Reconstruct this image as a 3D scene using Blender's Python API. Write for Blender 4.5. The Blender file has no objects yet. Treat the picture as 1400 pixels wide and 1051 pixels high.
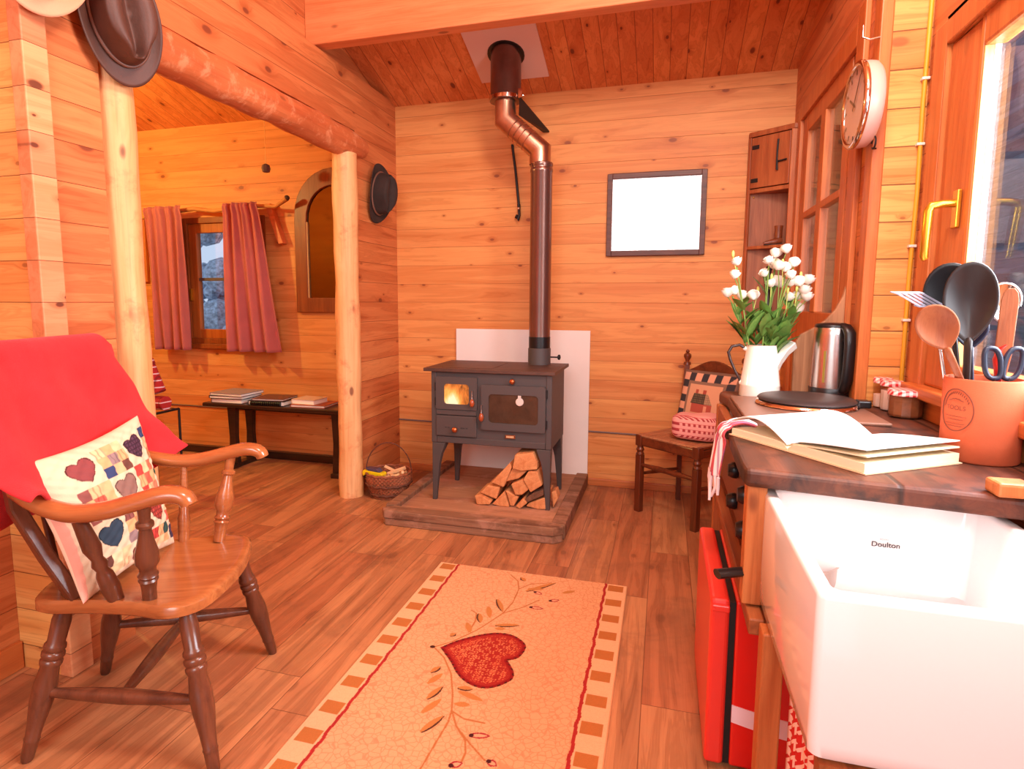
import bpy, bmesh, math, random
import numpy as np
from mathutils import Matrix, Vector
random.seed(7); rng = np.random.default_rng(7)
scene = bpy.context.scene
COL = scene.collection
PI = math.pi

# ------------------------------------------------------------------ mesh helpers
class MB:
    def __init__(s): s.v = []; s.f = []; s.m = []
    def add(s, vs, fs, mi=0, M=None):
        o = len(s.v)
        if M is not None: vs = [tuple(M @ Vector(v)) for v in vs]
        s.v += [tuple(map(float, v)) for v in vs]
        s.f += [tuple(i + o for i in f) for f in fs]
        s.m += [mi] * len(fs)
        return s
    def box(s, x0, x1, y0, y1, z0, z1, mi=0, M=None):
        vs = [(x0,y0,z0),(x1,y0,z0),(x1,y1,z0),(x0,y1,z0),(x0,y0,z1),(x1,y0,z1),(x1,y1,z1),(x0,y1,z1)]
        return s.add(vs, [(0,3,2,1),(4,5,6,7),(0,1,5,4),(1,2,6,5),(2,3,7,6),(3,0,4,7)], mi, M)
    def prism(s, poly, axis, lo, hi, mi=0, M=None):
        n = len(poly)
        def p(a, b, c): return {'X': (c, a, b), 'Y': (a, c, b), 'Z': (a, b, c)}[axis]
        vs = [p(a, b, lo) for a, b in poly] + [p(a, b, hi) for a, b in poly]
        fs = [tuple(range(n - 1, -1, -1)), tuple(range(n, 2 * n))] + [(i, (i + 1) % n, n + (i + 1) % n, n + i) for i in range(n)]
        return s.add(vs, fs, mi, M)
    def lathe(s, prof, n=24, M=None, mi=0, jitter=0):
        vs = []; fs = []; k = len(prof)
        for (r, z) in prof:
            for i in range(n):
                a = 2 * PI * i / n; rr = max(r, 1e-5)
                if jitter: rr *= 1 + jitter * math.sin(a * 2 + z * 7) + jitter * .7 * math.sin(a * 3 + z * 17)
                vs.append((rr * math.cos(a), rr * math.sin(a), z))
        for j in range(k - 1):
            for i in range(n):
                fs.append((j*n+i, j*n+(i+1) % n, (j+1)*n+(i+1) % n, (j+1)*n+i))
        if prof[0][0] > 1e-4: fs.append(tuple(range(n - 1, -1, -1)))
        if prof[-1][0] > 1e-4: fs.append(tuple((k-1)*n+i for i in range(n)))
        return s.add(vs, fs, mi, M)
    def stick(s, p0, p1, prof, n=16, mi=0, jitter=0):
        p0 = Vector(p0); p1 = Vector(p1); d = p1 - p0
        q = Vector((0,0,1)).rotation_difference(d.normalized()).to_matrix().to_4x4()
        M = Matrix.Translation(p0) @ q
        L = d.length
        return s.lathe([(r, t * L) for t, r in prof], n, M, mi, jitter)
    def tube(s, pts, r, n=10, mi=0, closed=False, flat=None):
        pts = [Vector(p) for p in pts]; k = len(pts)
        rs = r if isinstance(r, (list, tuple)) else [r] * k
        vs = []; fs = []; up = None
        for i, p in enumerate(pts):
            if closed: t = pts[(i+1) % k] - pts[i-1]
            else: t = pts[min(i+1, k-1)] - pts[max(i-1, 0)]
            t.normalize()
            if up is None:
                up = Vector((0,0,1)) if abs(t.z) < .9 else Vector((1,0,0))
            a = t.cross(up)
            if a.length < 1e-4: a = t.orthogonal()
            a.normalize(); b = a.cross(t).normalized(); up = b
            fa, fb = (1, 1) if flat is None else flat
            for j in range(n):
                an = 2 * PI * j / n
                vs.append(p + a * (math.cos(an) * rs[i] * fa) + b * (math.sin(an) * rs[i] * fb))
        for i in range(k if closed else k - 1):
            for j in range(n):
                i2 = (i + 1) % k
                fs.append((i*n+j, i*n+(j+1) % n, i2*n+(j+1) % n, i2*n+j))
        if not closed:
            fs.append(tuple(range(n-1, -1, -1))); fs.append(tuple((k-1)*n+j for j in range(n)))
        return s.add(vs, fs, mi)
    def ball(s, c, r, n=14, m=9, mi=0, M=None):
        r = r if isinstance(r, (tuple, list)) else (r, r, r)
        vs = []; fs = []
        for j in range(m + 1):
            ph = PI * j / m
            for i in range(n):
                a = 2 * PI * i / n; q = max(math.sin(ph), 1e-4)
                vs.append((c[0]+r[0]*q*math.cos(a), c[1]+r[1]*q*math.sin(a), c[2]-r[2]*math.cos(ph)))
        for j in range(m):
            for i in range(n):
                fs.append((j*n+i, j*n+(i+1) % n, (j+1)*n+(i+1) % n, (j+1)*n+i))
        return s.add(vs, fs, mi, M)
    def grid(s, fn, nu, nv, mi=0, M=None, wrap=False):
        vs = [fn(i / nu, j / nv) for j in range(nv + 1) for i in range(nu + 1)]
        fs = [(j*(nu+1)+i, j*(nu+1)+i+1, (j+1)*(nu+1)+i+1, (j+1)*(nu+1)+i) for j in range(nv) for i in range(nu)]
        return s.add(vs, fs, mi, M)

INV = {}
def link(o): COL.objects.link(o); return o
def thing(name, label, cat, loc=(0,0,0), rotz=0.0, group=None):
    o = bpy.data.objects.new(name, None); link(o)
    o.empty_display_size = .05
    o.location = loc; o.rotation_euler = (0, 0, rotz)
    o['label'] = label; o['category'] = cat
    if group: o['group'] = group
    INV[o.name] = (Matrix.Translation(Vector(loc)) @ Matrix.Rotation(rotz, 4, 'Z')).inverted()
    return o
def make(name, mb, mats, inv=None, smooth=30, bevel=0, seg=2, subsurf=0, solid=0, local=False, solid_off=0, keep=False):
    me = bpy.data.meshes.new(name)
    vs = mb.v
    if inv is not None and not local: vs = [tuple(inv @ Vector(v)) for v in vs]
    me.from_pydata(vs, [], mb.f)
    mats = mats if isinstance(mats, (list, tuple)) else [mats]
    for m in mats: me.materials.append(m)
    if len(mats) > 1: me.polygons.foreach_set('material_index', mb.m)
    bm = bmesh.new(); bm.from_mesh(me)
    if not keep: bmesh.ops.remove_doubles(bm, verts=bm.verts, dist=2e-5)
    bmesh.ops.recalc_face_normals(bm, faces=bm.faces)
    bm.to_mesh(me); bm.free()
    if smooth:
        me.polygons.foreach_set('use_smooth', [True] * len(me.polygons))
        me.set_sharp_from_angle(angle=math.radians(smooth))
    me.update()
    o = bpy.data.objects.new(name, me); link(o)
    if bevel:
        b = o.modifiers.new('Bevel', 'BEVEL'); b.width = bevel; b.segments = seg; b.limit_method = 'ANGLE'; b.angle_limit = math.radians(40)
    if solid:
        q = o.modifiers.new('Solid', 'SOLIDIFY'); q.thickness = solid; q.offset = solid_off
    if subsurf:
        q = o.modifiers.new('Sub', 'SUBSURF'); q.levels = subsurf; q.render_levels = subsurf
    return o
def part(name, mb, mats, parent, label=None, **k):
    inv = INV[parent.name]
    o = make(name, mb, mats, inv, **k)
    o.parent = parent; INV[o.name] = inv
    if label: o['label'] = label
    return o
def solo(name, mb, mats, label, cat, loc=None, group=None, **k):
    if loc is None:
        a = np.array(mb.v); loc = ((a[:,0].min()+a[:,0].max())/2, (a[:,1].min()+a[:,1].max())/2, a[:,2].min())
    inv = Matrix.Translation(Vector(loc)).inverted()
    o = make(name, mb, mats, inv, **k); o.location = loc
    o['label'] = label; o['category'] = cat
    if group: o['group'] = group
    INV[o.name] = inv
    return o
def struct(name, mb, mats, parent=None, label=None, **k):
    if parent is not None: return part(name, mb, mats, parent, label, **k)
    o = make(name, mb, mats, Matrix.Identity(4), **k); o['kind'] = 'structure'
    if label: o['label'] = label
    INV[o.name] = Matrix.Identity(4)
    return o
def rootstruct(name, label=None):
    o = bpy.data.objects.new(name, None); link(o); o['kind'] = 'structure'
    if label: o['label'] = label
    INV[o.name] = Matrix.Identity(4); return o

# ------------------------------------------------------------------ materials
def lin(c):
    def f(x): x /= 255.; return x / 12.92 if x <= .04045 else ((x + .055) / 1.055) ** 2.4
    return tuple(f(x) for x in c) + (1.0,)
class NT:
    def __init__(s, name):
        s.mat = bpy.data.materials.new(name); s.mat.use_nodes = True
        s.t = s.mat.node_tree; s.n = s.t.nodes; s.l = s.t.links
        s.b = s.n['Principled BSDF']; s.out = s.n['Material Output']
    def put(s, sock, v):
        if isinstance(v, bpy.types.NodeSocket): s.l.new(v, sock)
        else: sock.default_value = v
    def math(s, op, a, b=None, c=None):
        n = s.n.new('ShaderNodeMath'); n.operation = op
        s.put(n.inputs[0], a)
        if b is not None: s.put(n.inputs[1], b)
        if c is not None: s.put(n.inputs[2], c)
        return n.outputs[0]
    def sep(s, v):
        n = s.n.new('ShaderNodeSeparateXYZ'); s.l.new(v, n.inputs[0]); return n.outputs
    def comb(s, x, y, z):
        n = s.n.new('ShaderNodeCombineXYZ')
        for i, q in enumerate((x, y, z)): s.put(n.inputs[i], q)
        return n.outputs[0]
    def obj(s):
        n = s.n.new('ShaderNodeTexCoord'); return n.outputs['Object']
    def noise(s, vec, scale=1, detail=3, rough=.5, dist=0):
        n = s.n.new('ShaderNodeTexNoise'); s.put(n.inputs['Vector'], vec)
        n.inputs['Scale'].default_value = scale; n.inputs['Detail'].default_value = detail
        n.inputs['Roughness'].default_value = rough; n.inputs['Distortion'].default_value = dist
        return n.outputs[0], n.outputs[1]
    def white(s, vec):
        n = s.n.new('ShaderNodeTexWhiteNoise'); n.noise_dimensions = '3D'; s.put(n.inputs['Vector'], vec); return n.outputs[0], n.outputs[1]
    def voro(s, vec, scale=1, feature='F1', rnd=1, dim='3D'):
        n = s.n.new('ShaderNodeTexVoronoi'); n.voronoi_dimensions = dim; n.feature = feature
        s.put(n.inputs['Vector'], vec); n.inputs['Scale'].default_value = scale; n.inputs['Randomness'].default_value = rnd
        return n.outputs
    def ramp(s, v, stops, interp='LINEAR'):
        n = s.n.new('ShaderNodeValToRGB'); s.put(n.inputs[0], v); r = n.color_ramp; r.interpolation = interp
        while len(r.elements) < len(stops): r.elements.new(.5)
        for e, (p, c) in zip(r.elements, stops):
            e.position = p; e.color = c if len(c) == 4 else tuple(c) + (1,)
        return n.outputs[0]
    def mix(s, fac, a, b, mode='MIX'):
        n = s.n.new('ShaderNodeMix'); n.data_type = 'RGBA'; n.blend_type = mode
        s.put(n.inputs[0], fac); s.put(n.inputs[6], a); s.put(n.inputs[7], b); return n.outputs[2]
    def smooth(s, v, a, b):
        n = s.n.new('ShaderNodeMapRange'); n.interpolation_type = 'SMOOTHSTEP'
        s.put(n.inputs[0], v); n.inputs[1].default_value = a; n.inputs[2].default_value = b; return n.outputs[0]
    def bump(s, h, strength=.3, dist=.01):
        n = s.n.new('ShaderNodeBump'); n.inputs['Strength'].default_value = strength; n.inputs['Distance'].default_value = dist
        s.l.new(h, n.inputs['Height']); s.l.new(n.outputs[0], s.b.inputs['Normal'])
    def set(s, **k):
        for a, v in k.items():
            s.put(s.b.inputs[a.replace('_', ' ')], v)
        return s.mat

def plain(name, c, rough=.5, metal=0, bump=0, bscale=200, var=0, vscale=8, spec=None, coat=0, sheen=0, emit=None):
    t = NT(name); col = lin(c)
    if var:
        f, _ = t.noise(t.obj(), vscale, 4, .6)
        d = tuple(x * (1 - var) for x in col[:3]) + (1,); h = tuple(min(1, x * (1 + var)) for x in col[:3]) + (1,)
        col = t.ramp(f, [(.3, d), (.7, h)])
    t.set(Base_Color=col, Roughness=rough, Metallic=metal)
    if spec is not None: t.set(Specular_IOR_Level=spec)
    if coat: t.set(Coat_Weight=coat, Coat_Roughness=.1)
    if sheen: t.set(Sheen_Weight=sheen)
    if bump:
        f, _ = t.noise(t.obj(), bscale, 3, .6); t.bump(f, bump, .004)
    if emit: t.set(Emission_Color=lin(emit[0]), Emission_Strength=emit[1])
    return t.mat

def planks(name, along, across, width, c1, c2, knot=(95,40,22), line=(70,28,14), rough=.5, gap=.02, joint=None, off=0.0, var=.25, knots=1.0, ks=1.0, dirt=None, spec=.35, grain=1.0, bumpk=.35, kg=.42):
    t = NT(name); o = t.sep(t.obj()); ax = {'X': 0, 'Y': 1, 'Z': 2}
    a = o[ax[along]]; c = o[ax[across]]; d = o[3 - ax[along] - ax[across]]
    tt = t.math('ADD', t.math('DIVIDE', c, width), off + 100)
    idx = t.math('FLOOR', tt); fr = t.math('FRACT', tt)
    r0, _ = t.white(t.comb(idx, 3.3, 1.7))
    edge = t.math('MINIMUM', fr, t.math('SUBTRACT', 1.0, fr))
    gm = t.smooth(edge, gap * 1.3, gap * .3)
    key = idx
    if joint:
        jj = t.math('ADD', t.math('DIVIDE', a, joint), t.math('MULTIPLY', r0, 7.3))
        jf = t.math('FRACT', jj); key = t.math('ADD', idx, t.math('MULTIPLY', t.math('FLOOR', jj), 17.13))
        je = t.math('MINIMUM', jf, t.math('SUBTRACT', 1.0, jf))
        gm = t.math('MAXIMUM', gm, t.smooth(je, gap * width / joint * 1.3, gap * width / joint * .3))
    r, rc = t.white(t.comb(key, 9.1, 4.2))
    r2, _ = t.white(t.comb(key, 2.9, 8.8))
    a2 = t.math('ADD', a, t.math('MULTIPLY', r, 23.7))
    # knots
    kv = t.comb(t.math('MULTIPLY', a2, 3.0 * ks), t.math('MULTIPLY', t.math('ADD', c, t.math('MULTIPLY', r2, 3)), 5.5 * ks), 0.0)
    vo = t.voro(kv, 1.0, 'F1', 1.0, '2D')
    gate = t.math('GREATER_THAN', t.sep(vo[1])[0], kg)
    size = t.math('ADD', .028, t.math('MULTIPLY', t.math('POWER', t.sep(vo[1])[1], 2.0), .085))
    kd = t.math('DIVIDE', vo[0], size)
    kn = t.math('MULTIPLY', t.math('MULTIPLY', t.smooth(kd, 1.1, .55), gate), knots)
    halo = t.math('MULTIPLY', t.math('MULTIPLY', t.smooth(kd, 3.4, .8), gate), .55 * knots)
    # grain bends round the knots
    bend = t.math('MULTIPLY', halo, .9)
    gv = t.comb(t.math('MULTIPLY', a2, 1.1), t.math('ADD', t.math('MULTIPLY', c, 16), bend), t.math('MULTIPLY', d, 16))
    g1, _ = t.noise(gv, 1.0, 4, .55, .7)
    g2, _ = t.noise(t.comb(t.math('MULTIPLY', a2, 3), t.math('MULTIPLY', c, 160), t.math('MULTIPLY', d, 160)), 1.0, 3, .6)
    gw = t.math('SINE', t.math('MULTIPLY', g1, 42))
    col = t.ramp(g1, [(.32, lin(c2)), (.62, lin(c1))])
    dk = t.mix(1.0, col, (.72, .62, .55, 1), 'MULTIPLY')
    col = t.mix(t.math('MULTIPLY', t.smooth(gw, .35, 1.0), .45 * grain), col, dk)
    col = t.mix(t.math('MULTIPLY', t.smooth(g2, .5, .75), .35 * grain), col, dk)
    bri = t.math('ADD', 1 - var * .6, t.math('MULTIPLY', r2, var))
    hue = t.math('ADD', 1 - var * .8, t.math('MULTIPLY', r2, var * 1.2))
    col = t.mix(1.0, col, t.comb(bri, t.math('MULTIPLY', bri, hue), t.math('MULTIPLY', bri, hue)), 'MULTIPLY')
    if dirt:
        n, _ = t.noise(t.obj(), dirt[1], 5, .65, .4)
        col = t.mix(t.math('MULTIPLY', t.smooth(n, .48, .72), dirt[2]), col, lin(dirt[0]))
    col = t.mix(halo, col, t.mix(1.0, col, (.68, .45, .33, 1), 'MULTIPLY'))
    col = t.mix(kn, col, lin(knot))
    col = t.mix(t.math('MULTIPLY', gm, .8), col, lin(line))
    t.set(Base_Color=col, Roughness=t.math('ADD', rough - .06, t.math('MULTIPLY', g1, .14)), Specular_IOR_Level=spec)
    h = t.math('SUBTRACT', t.math('MULTIPLY', g2, .15), gm)
    t.bump(h, bumpk, .006)
    return t.mat

def timber(name, c1, c2, axis='Z', sc=1.0, rough=.5, knots=.0, spots=None, coat=0, spec=.4, bump=.25):
    """plain solid timber: grain running along one local axis"""
    t = NT(name); o = t.sep(t.obj()); k = {'X': 0, 'Y': 1, 'Z': 2}[axis]
    m = [t.math('MULTIPLY', o[i], (2.2 if i == k else 28) * sc) for i in range(3)]
    v = t.comb(*m)
    g, _ = t.noise(v, 1.0, 5, .6, .9)
    m2 = [t.math('MULTIPLY', o[i], (6 if i == k else 220) * sc) for i in range(3)]
    g2, _ = t.noise(t.comb(*m2), 1.0, 2, .5)
    col = t.ramp(g, [(.3, lin(c2)), (.68, lin(c1))])
    col = t.mix(t.math('MULTIPLY', t.smooth(g2, .48, .72), .3), col, t.mix(1.0, col, (.6, .5, .45, 1), 'MULTIPLY'))
    if knots:
        vo = t.voro(t.comb(*[t.math('MULTIPLY', o[i], (3.2 if i == k else 7)) for i in range(3)]), 1.0)
        kn = t.math('MULTIPLY', t.smooth(vo[0], .13, .06), knots)
        col = t.mix(kn, col, lin((105, 50, 28)))
    if spots:
        n, _ = t.noise(t.obj(), spots[1], 5, .7, .3)
        col = t.mix(t.math('MULTIPLY', t.smooth(n, .5, .68), spots[2]), col, lin(spots[0]))
    t.set(Base_Color=col, Roughness=rough, Specular_IOR_Level=spec)
    if coat: t.set(Coat_Weight=coat, Coat_Roughness=.18)
    t.bump(g2, bump, .002)
    return t.mat

def painted(name, rough=.85, bump=.3, bscale=300, crack=None, sheen=.0):
    """dyed / printed cloth: the print is stored with the mesh"""
    t = NT(name); n = t.n.new('ShaderNodeAttribute'); n.attribute_name = 'Print'; col = n.outputs[0]
    if crack:
        x = t.obj(); nz, nc = t.noise(x, 14, 2, .5)
        w = t.mix(.03, x, nc, 'ADD')
        vo = t.voro(w, crack[1], 'DISTANCE_TO_EDGE')
        col = t.mix(t.math('MULTIPLY', t.smooth(vo[0], .09, .01), t.math('MULTIPLY', n.outputs['Alpha'], .6)), col, lin(crack[0]))
    t.set(Base_Color=col, Roughness=rough, Specular_IOR_Level=.15)
    if sheen: t.set(Sheen_Weight=sheen)
    f, _ = t.noise(t.obj(), bscale, 2, .6); t.bump(f, bump, .003)
    return t.mat
def set_print(o, cols):
    me = o.data; at = me.color_attributes.new('Print', 'FLOAT_COLOR', 'POINT')
    at.data.foreach_set('color', np.asarray(cols, dtype=np.float32).ravel())
def glassm(name, tint=(1,1,1), fac=.12, rough=.02):
    t = NT(name); g = t.n.new('ShaderNodeBsdfGlossy'); g.inputs['Roughness'].default_value = rough
    tr = t.n.new('ShaderNodeBsdfTransparent'); tr.inputs[0].default_value = tint + (1,)
    lw = t.n.new('ShaderNodeLayerWeight'); lw.inputs[0].default_value = .5
    m = t.n.new('ShaderNodeMixShader'); t.l.new(t.math('MINIMUM', t.math('ADD', t.math('MULTIPLY', t.math('POWER', lw.outputs[1], 5.0), .7), fac * .5), 1.0), m.inputs[0])
    t.l.new(tr.outputs[0], m.inputs[1]); t.l.new(g.outputs[0], m.inputs[2]); t.l.new(m.outputs[0], t.out.inputs[0])
    return t.mat
# ------------------------------------------------------------------ materials used
P1, P2 = (230,156,90), (212,130,68)
pine_x = planks('pine_boards_x', 'X', 'Z', .134, P1, P2, off=.35, var=.10, knot=(150,80,46), line=(156,84,46), gap=.011, ks=1.15, kg=.5, spec=.3, grain=.5)
pine_y = planks('pine_boards_y', 'Y', 'Z', .134, (214,134,80), (184,100,54), off=.35, var=.18, knot=(132,66,40), line=(112,50,26), gap=.013, ks=1.0, kg=.55, spec=.3, grain=.8)  # redder and darker than the back wall: side-wall shade put into the colour
pine_c = planks('pine_ceiling', 'Y', 'X', .1, (226,138,78), (204,112,58), off=.2, var=.14, knot=(120,54,30), line=(124,56,28), ks=1.0, gap=.022, spec=.25)
floor_m = planks('oak_floor', 'Y', 'X', .19, (194,130,86), (150,96,62), knot=(96,58,40), line=(104,60,38), rough=.42, gap=.009, joint=1.25, off=.16, var=.2, knots=.4, ks=.7, dirt=((104,64,46), 3.2, .45), spec=.4, bumpk=.2)
endgrain = planks('pine_end_blocks', 'Y', 'Z', .134, (226,158,110), (212,134,86), off=.35, var=.26, gap=.010, knots=.9, ks=1.2, grain=.5)
beam_m = timber('beam_pine', (226,136,84), (206,112,62), 'X', .7, .5, .7)
frame_m = timber('frame_pine', (206,120,62), (182,92,42), 'Z', .8, .42, .25)
frame_h = timber('frame_pine_h', (206,120,62), (182,92,42), 'Y', .8, .42, .25)
frame_x = timber('frame_pine_x', (206,120,62), (182,92,42), 'X', .8, .42, .25)
alc_frame = timber('stained_frame', (158,84,34), (132,64,24), 'Z', .8, .45, .1)
log_m = timber('peeled_log', (240,190,134), (222,150,88), 'Z', .45, .55, .85, ((210,120,74), 7, .55))
lintel_m = timber('peeled_log_bark', (214,122,72), (180,88,48), 'Y', .5, .55, .5, ((240,176,130), 11, .5))
hearth_m = timber('dusty_hearth_wood', (158,114,86), (108,72,54), 'X', .7, .75, .2, ((190,140,116), 5, .5), spec=.15)
hearth_in = timber('dusty_hearth_slab', (182,132,100), (150,102,76), 'X', .35, .8, 0, ((204,150,124), 4, .5), spec=.15)
work_m = planks('dark_worktop', 'Y', 'X', .31, (104,56,36), (54,29,20), knot=(40,20,14), line=(40,20,12), rough=.5, var=.25, knots=.5, dirt=((34,24,22), 9, .9), spec=.4, bumpk=.25)
oak_m = timber('oak_leg', (206,128,72), (172,92,44), 'Z', .8, .5, .6)
oak_y = timber('oak_rail', (170,96,52), (126,62,30), 'Y', .8, .5, .2)
chair_m = timber('varnished_seat', (182,114,64), (142,78,42), 'X', .5, .22, 0, None, .5)
chair_d = timber('varnished_turned', (116,66,44), (78,42,28), 'Z', .5, .3, 0, ((60,30,22), 9, .5), .35)
chair_l = timber('varnished_arm', (178,106,58), (140,74,40), 'X', .5, .22, 0, None, .5)
dark_oak = timber('dark_oak', (120,56,28), (78,34,18), 'Z', .8, .35, 0, None, .3)
dark_oakx = timber('dark_oak_rail', (126,60,30), (84,38,20), 'X', .8, .35, 0, None, .3)
rush_m = timber('woven_rush', (196,134,92), (146,92,60), 'X', 2.4, .8, 0, spec=.2)
bench_m = timber('black_oak', (58,32,24), (32,18,14), 'X', .7, .3, 0, None, .4)
cup_m = timber('cupboard_pine', (182,98,54), (146,70,38), 'Z', .8, .45, .5)
cup_in = timber('cupboard_back', (176,104,66), (140,76,46), 'Z', .8, .55, .6)
brd_m = timber('weathered_board', (196,142,104), (150,100,70), 'Z', .7, .7, .2, spec=.2)
spoon_m = timber('spoon_wood', (166,96,58), (138,72,42), 'Z', 1.0, .5, 0)
split_m = timber('split_wood', (226,158,104), (196,118,70), 'Y', .8, .75, 0, spec=.2)
bark_m = plain('bark', (112,72,50), .9, bump=1, bscale=60, var=.35, vscale=30)
kind_m = timber('kindling_wood', (246,206,156), (226,172,118), 'X', 1, .7, 0, spec=.2)
stove_m = plain('cast_iron', (84,74,72), .5, .25, bump=.15, bscale=400, spec=.4)
stove_top = plain('stove_plate', (92,64,54), .5, .4, var=.2, vscale=12)
iron_m = plain('black_iron', (36,30,30), .5, .3)
flue_m = plain('flue_steel_heat_tinted', (128,96,84), .3, .9, var=.22, vscale=5)
flue_lo = plain('flue_enamel_brown', (140,108,98), .27, .85, var=.08, vscale=4)
flue_gal = plain('flue_bare_steel', (190,150,124), .28, .95, var=.15, vscale=14)
copper_m = plain('copper_knob', (186,100,56), .3, .8)
knobwood = plain('knob_wood', (164,72,34), .35, coat=.4)
chrome = plain('chrome', (225,215,210), .1, 1)
steel = plain('brushed_steel', (200,185,178), .26, 1)
white_board = plain('fire_board', (240,226,218), .75, var=.03, vscale=3)
enamel = plain('white_enamel', (246,240,228), .12, coat=.5)
ceramic = plain('white_ceramic', (244,238,236), .1, coat=.6)
paper = plain('paper', (250,248,240), .8)
paper_edge = plain('paper_edge', (238,222,186), .85, bump=.4, bscale=500)
black_pl = plain('black_plastic', (20,18,20), .35)
rubber = plain('black_rubber', (14,14,15), .5)
hat_br = plain('brown_leather', (84,50,38), .55, bump=.2, bscale=120, var=.18, vscale=9)
hat_bl = plain('dark_felt', (48,32,27), .85, bump=.2, bscale=150, var=.3, vscale=12)
hat_tan = plain('tan_straw', (226,160,124), .8, bump=.3, bscale=160)
fleece = plain('red_fleece', (214,48,52), .95, bump=.5, bscale=260, var=.16, vscale=9, sheen=.1, spec=.1)
curtain_m = plain('dusty_pink_curtain', (184,102,100), .9, bump=.3, bscale=400, var=.08, vscale=5, spec=.1, sheen=.2)
red_en = plain('red_enamel', (226,32,24), .3, coat=.3)
red_door = plain('red_door_enamel', (230,50,38), .35, coat=.3)
pink_w = plain('white_band', (245,215,220), .4)
terra = plain('terracotta', (190,92,58), .75, var=.05, vscale=30, bump=.1, bscale=300, spec=.25)
terra_ink = plain('stamp_ink', (120,60,40), .8)
brass = plain('brass', (226,176,60), .28, .9)
cable_y = plain('yellow_cable', (216,160,40), .5)
cable_g = plain('grey_cable', (120,96,88), .6)
clip_w = plain('white_clip', (240,225,215), .5)
leafm = plain('leaf_green', (100,138,60), .5, var=.3, vscale=20)
stemm = plain('stem_green', (112,140,62), .55)
petal = plain('white_petal', (250,240,226), .7)
budm = plain('yellow_bud', (206,206,110), .6)
ink = plain('black_ink', (60,54,58), .7)
jar_dirt = plain('jar_spice', (140,84,50), .6, var=.2, vscale=40)
jar_salt = plain('jar_sugar', (235,205,195), .8)
glass_clear = glassm('clear_glass', (.97,.98,.97), .10)
glass_win = glassm('window_glass', (.93,.96,1.0), .10)
glass_jar = glassm('jar_glass', (.93,.90,.86), .12)
mirror_m = plain('old_mirror', (112,86,56), .06, 1)
blue_gr = plain('blue_grey_plastic', (32,40,58), .35)
red_pl = plain('red_plastic', (214,40,32), .35)
yellow_t = plain('toy_yellow', (240,206,20), .35, coat=.4)
wicker = plain('wicker', (150,84,52), .7, var=.35, vscale=40)
wicker_d = plain('wicker_dark', (104,56,36), .75, var=.35, vscale=40)
black_book = plain('book_black', (38,32,34), .4)
brown_book = plain('book_brown', (110,70,56), .45)
grey_book = plain('book_grey', (150,140,140), .45)
cream_book = plain('book_cream', (220,190,160), .5)
rust_book = plain('book_rust', (178,90,56), .5)
sky_out = plain('grey_shed', (120,122,128), .8, var=.2, vscale=2)
hedge_m = plain('hedge_leaves', (176,192,214), .8, var=.6, vscale=22, bump=1, bscale=40)  # sky reflection on the pane painted in as pale blue leaf colour
ground_m = plain('outside_gravel', (150,146,140), .9, var=.2, vscale=5)
cloth_p = painted('printed_cloth', .9)
rug_p = painted('printed_rug', .95, .5, 500, ((196,122,80), 44))

# ------------------------------------------------------------------ shell
XL, XN, XR, XW, D = -1.95, -2.165, .73, .875, 4.226
SL = .316
def roofz(y):
    return 2.715 + SL * (D - y)
struct('floor', MB().box(-4.8, 1.2, -2.1, 4.5, -.12, 0), floor_m, smooth=0)
# back wall with the little alcove window opening
wx0, wx1, wz0, wz1 = -3.90, -3.10, .94, 1.98
b = MB().box(-4.8, wx0, D, D+.12, 0, 2.72).box(wx1, 1.2, D, D+.12, 0, 2.72).box(wx0, wx1, D, D+.12, 0, wz0).box(wx0, wx1, D, D+.12, wz1, 2.72)
struct('wall_back', b, pine_x, smooth=0)
# left partition with the wide opening to the alcove
b = MB().box(XN, XL, 1.485, 1.755, 0, 2.735)
struct('wall_left', b, pine_y, smooth=0)
struct('wall_left_far', MB().prism([(XL, 3.605), (XL, D), (XN, D), (XN, 3.70)], 'Z', 0, 2.385), pine_y, smooth=0)
struct('wall_left_top', MB().box(XN, XL, 1.755, D, 2.385, 2.735), pine_y, smooth=0)
b = MB().prism([(1.485, 2.735), (4.17, 2.735), (1.485, roofz(1.485) - .005)], 'X', -2.10, -2.03)
struct('wall_left_gable', b, pine_y, smooth=0)
b = MB().prism([(-1.9, 0), (1.485, 0), (1.485, roofz(1.485)), (1.0, roofz(1.0)), (-1.9, roofz(-1.9))], 'X', XN - .12, XN)
struct('wall_left_front', b, pine_y, smooth=0)
struct('wall_alcove_left', MB().box(-4.72, -4.6, 1.485, D, 0, 3.6), pine_y, smooth=0)
struct('wall_alcove_front', MB().box(-4.6, XN, 1.485, 1.58, 0, 3.6), pine_x, smooth=0)
# right wall, far stretch, with the glazed door
dy0, dy1, dz1 = 2.98, 3.92, 2.36
b = MB().prism([(2.60, 0), (dy0, 0), (dy0, roofz(dy0)), (2.60, roofz(2.60))], 'X', XR, XR + .12)
b.prism([(dy1, 0), (D, 0), (D, roofz(D)), (dy1, roofz(dy1))], 'X', XR, XR + .12)
b.prism([(dy0, dz1), (dy1, dz1), (dy1, roofz(dy1)), (dy0, roofz(dy0))], 'X', XR, XR + .12)
struct('wall_right', b, pine_y, smooth=0)
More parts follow.
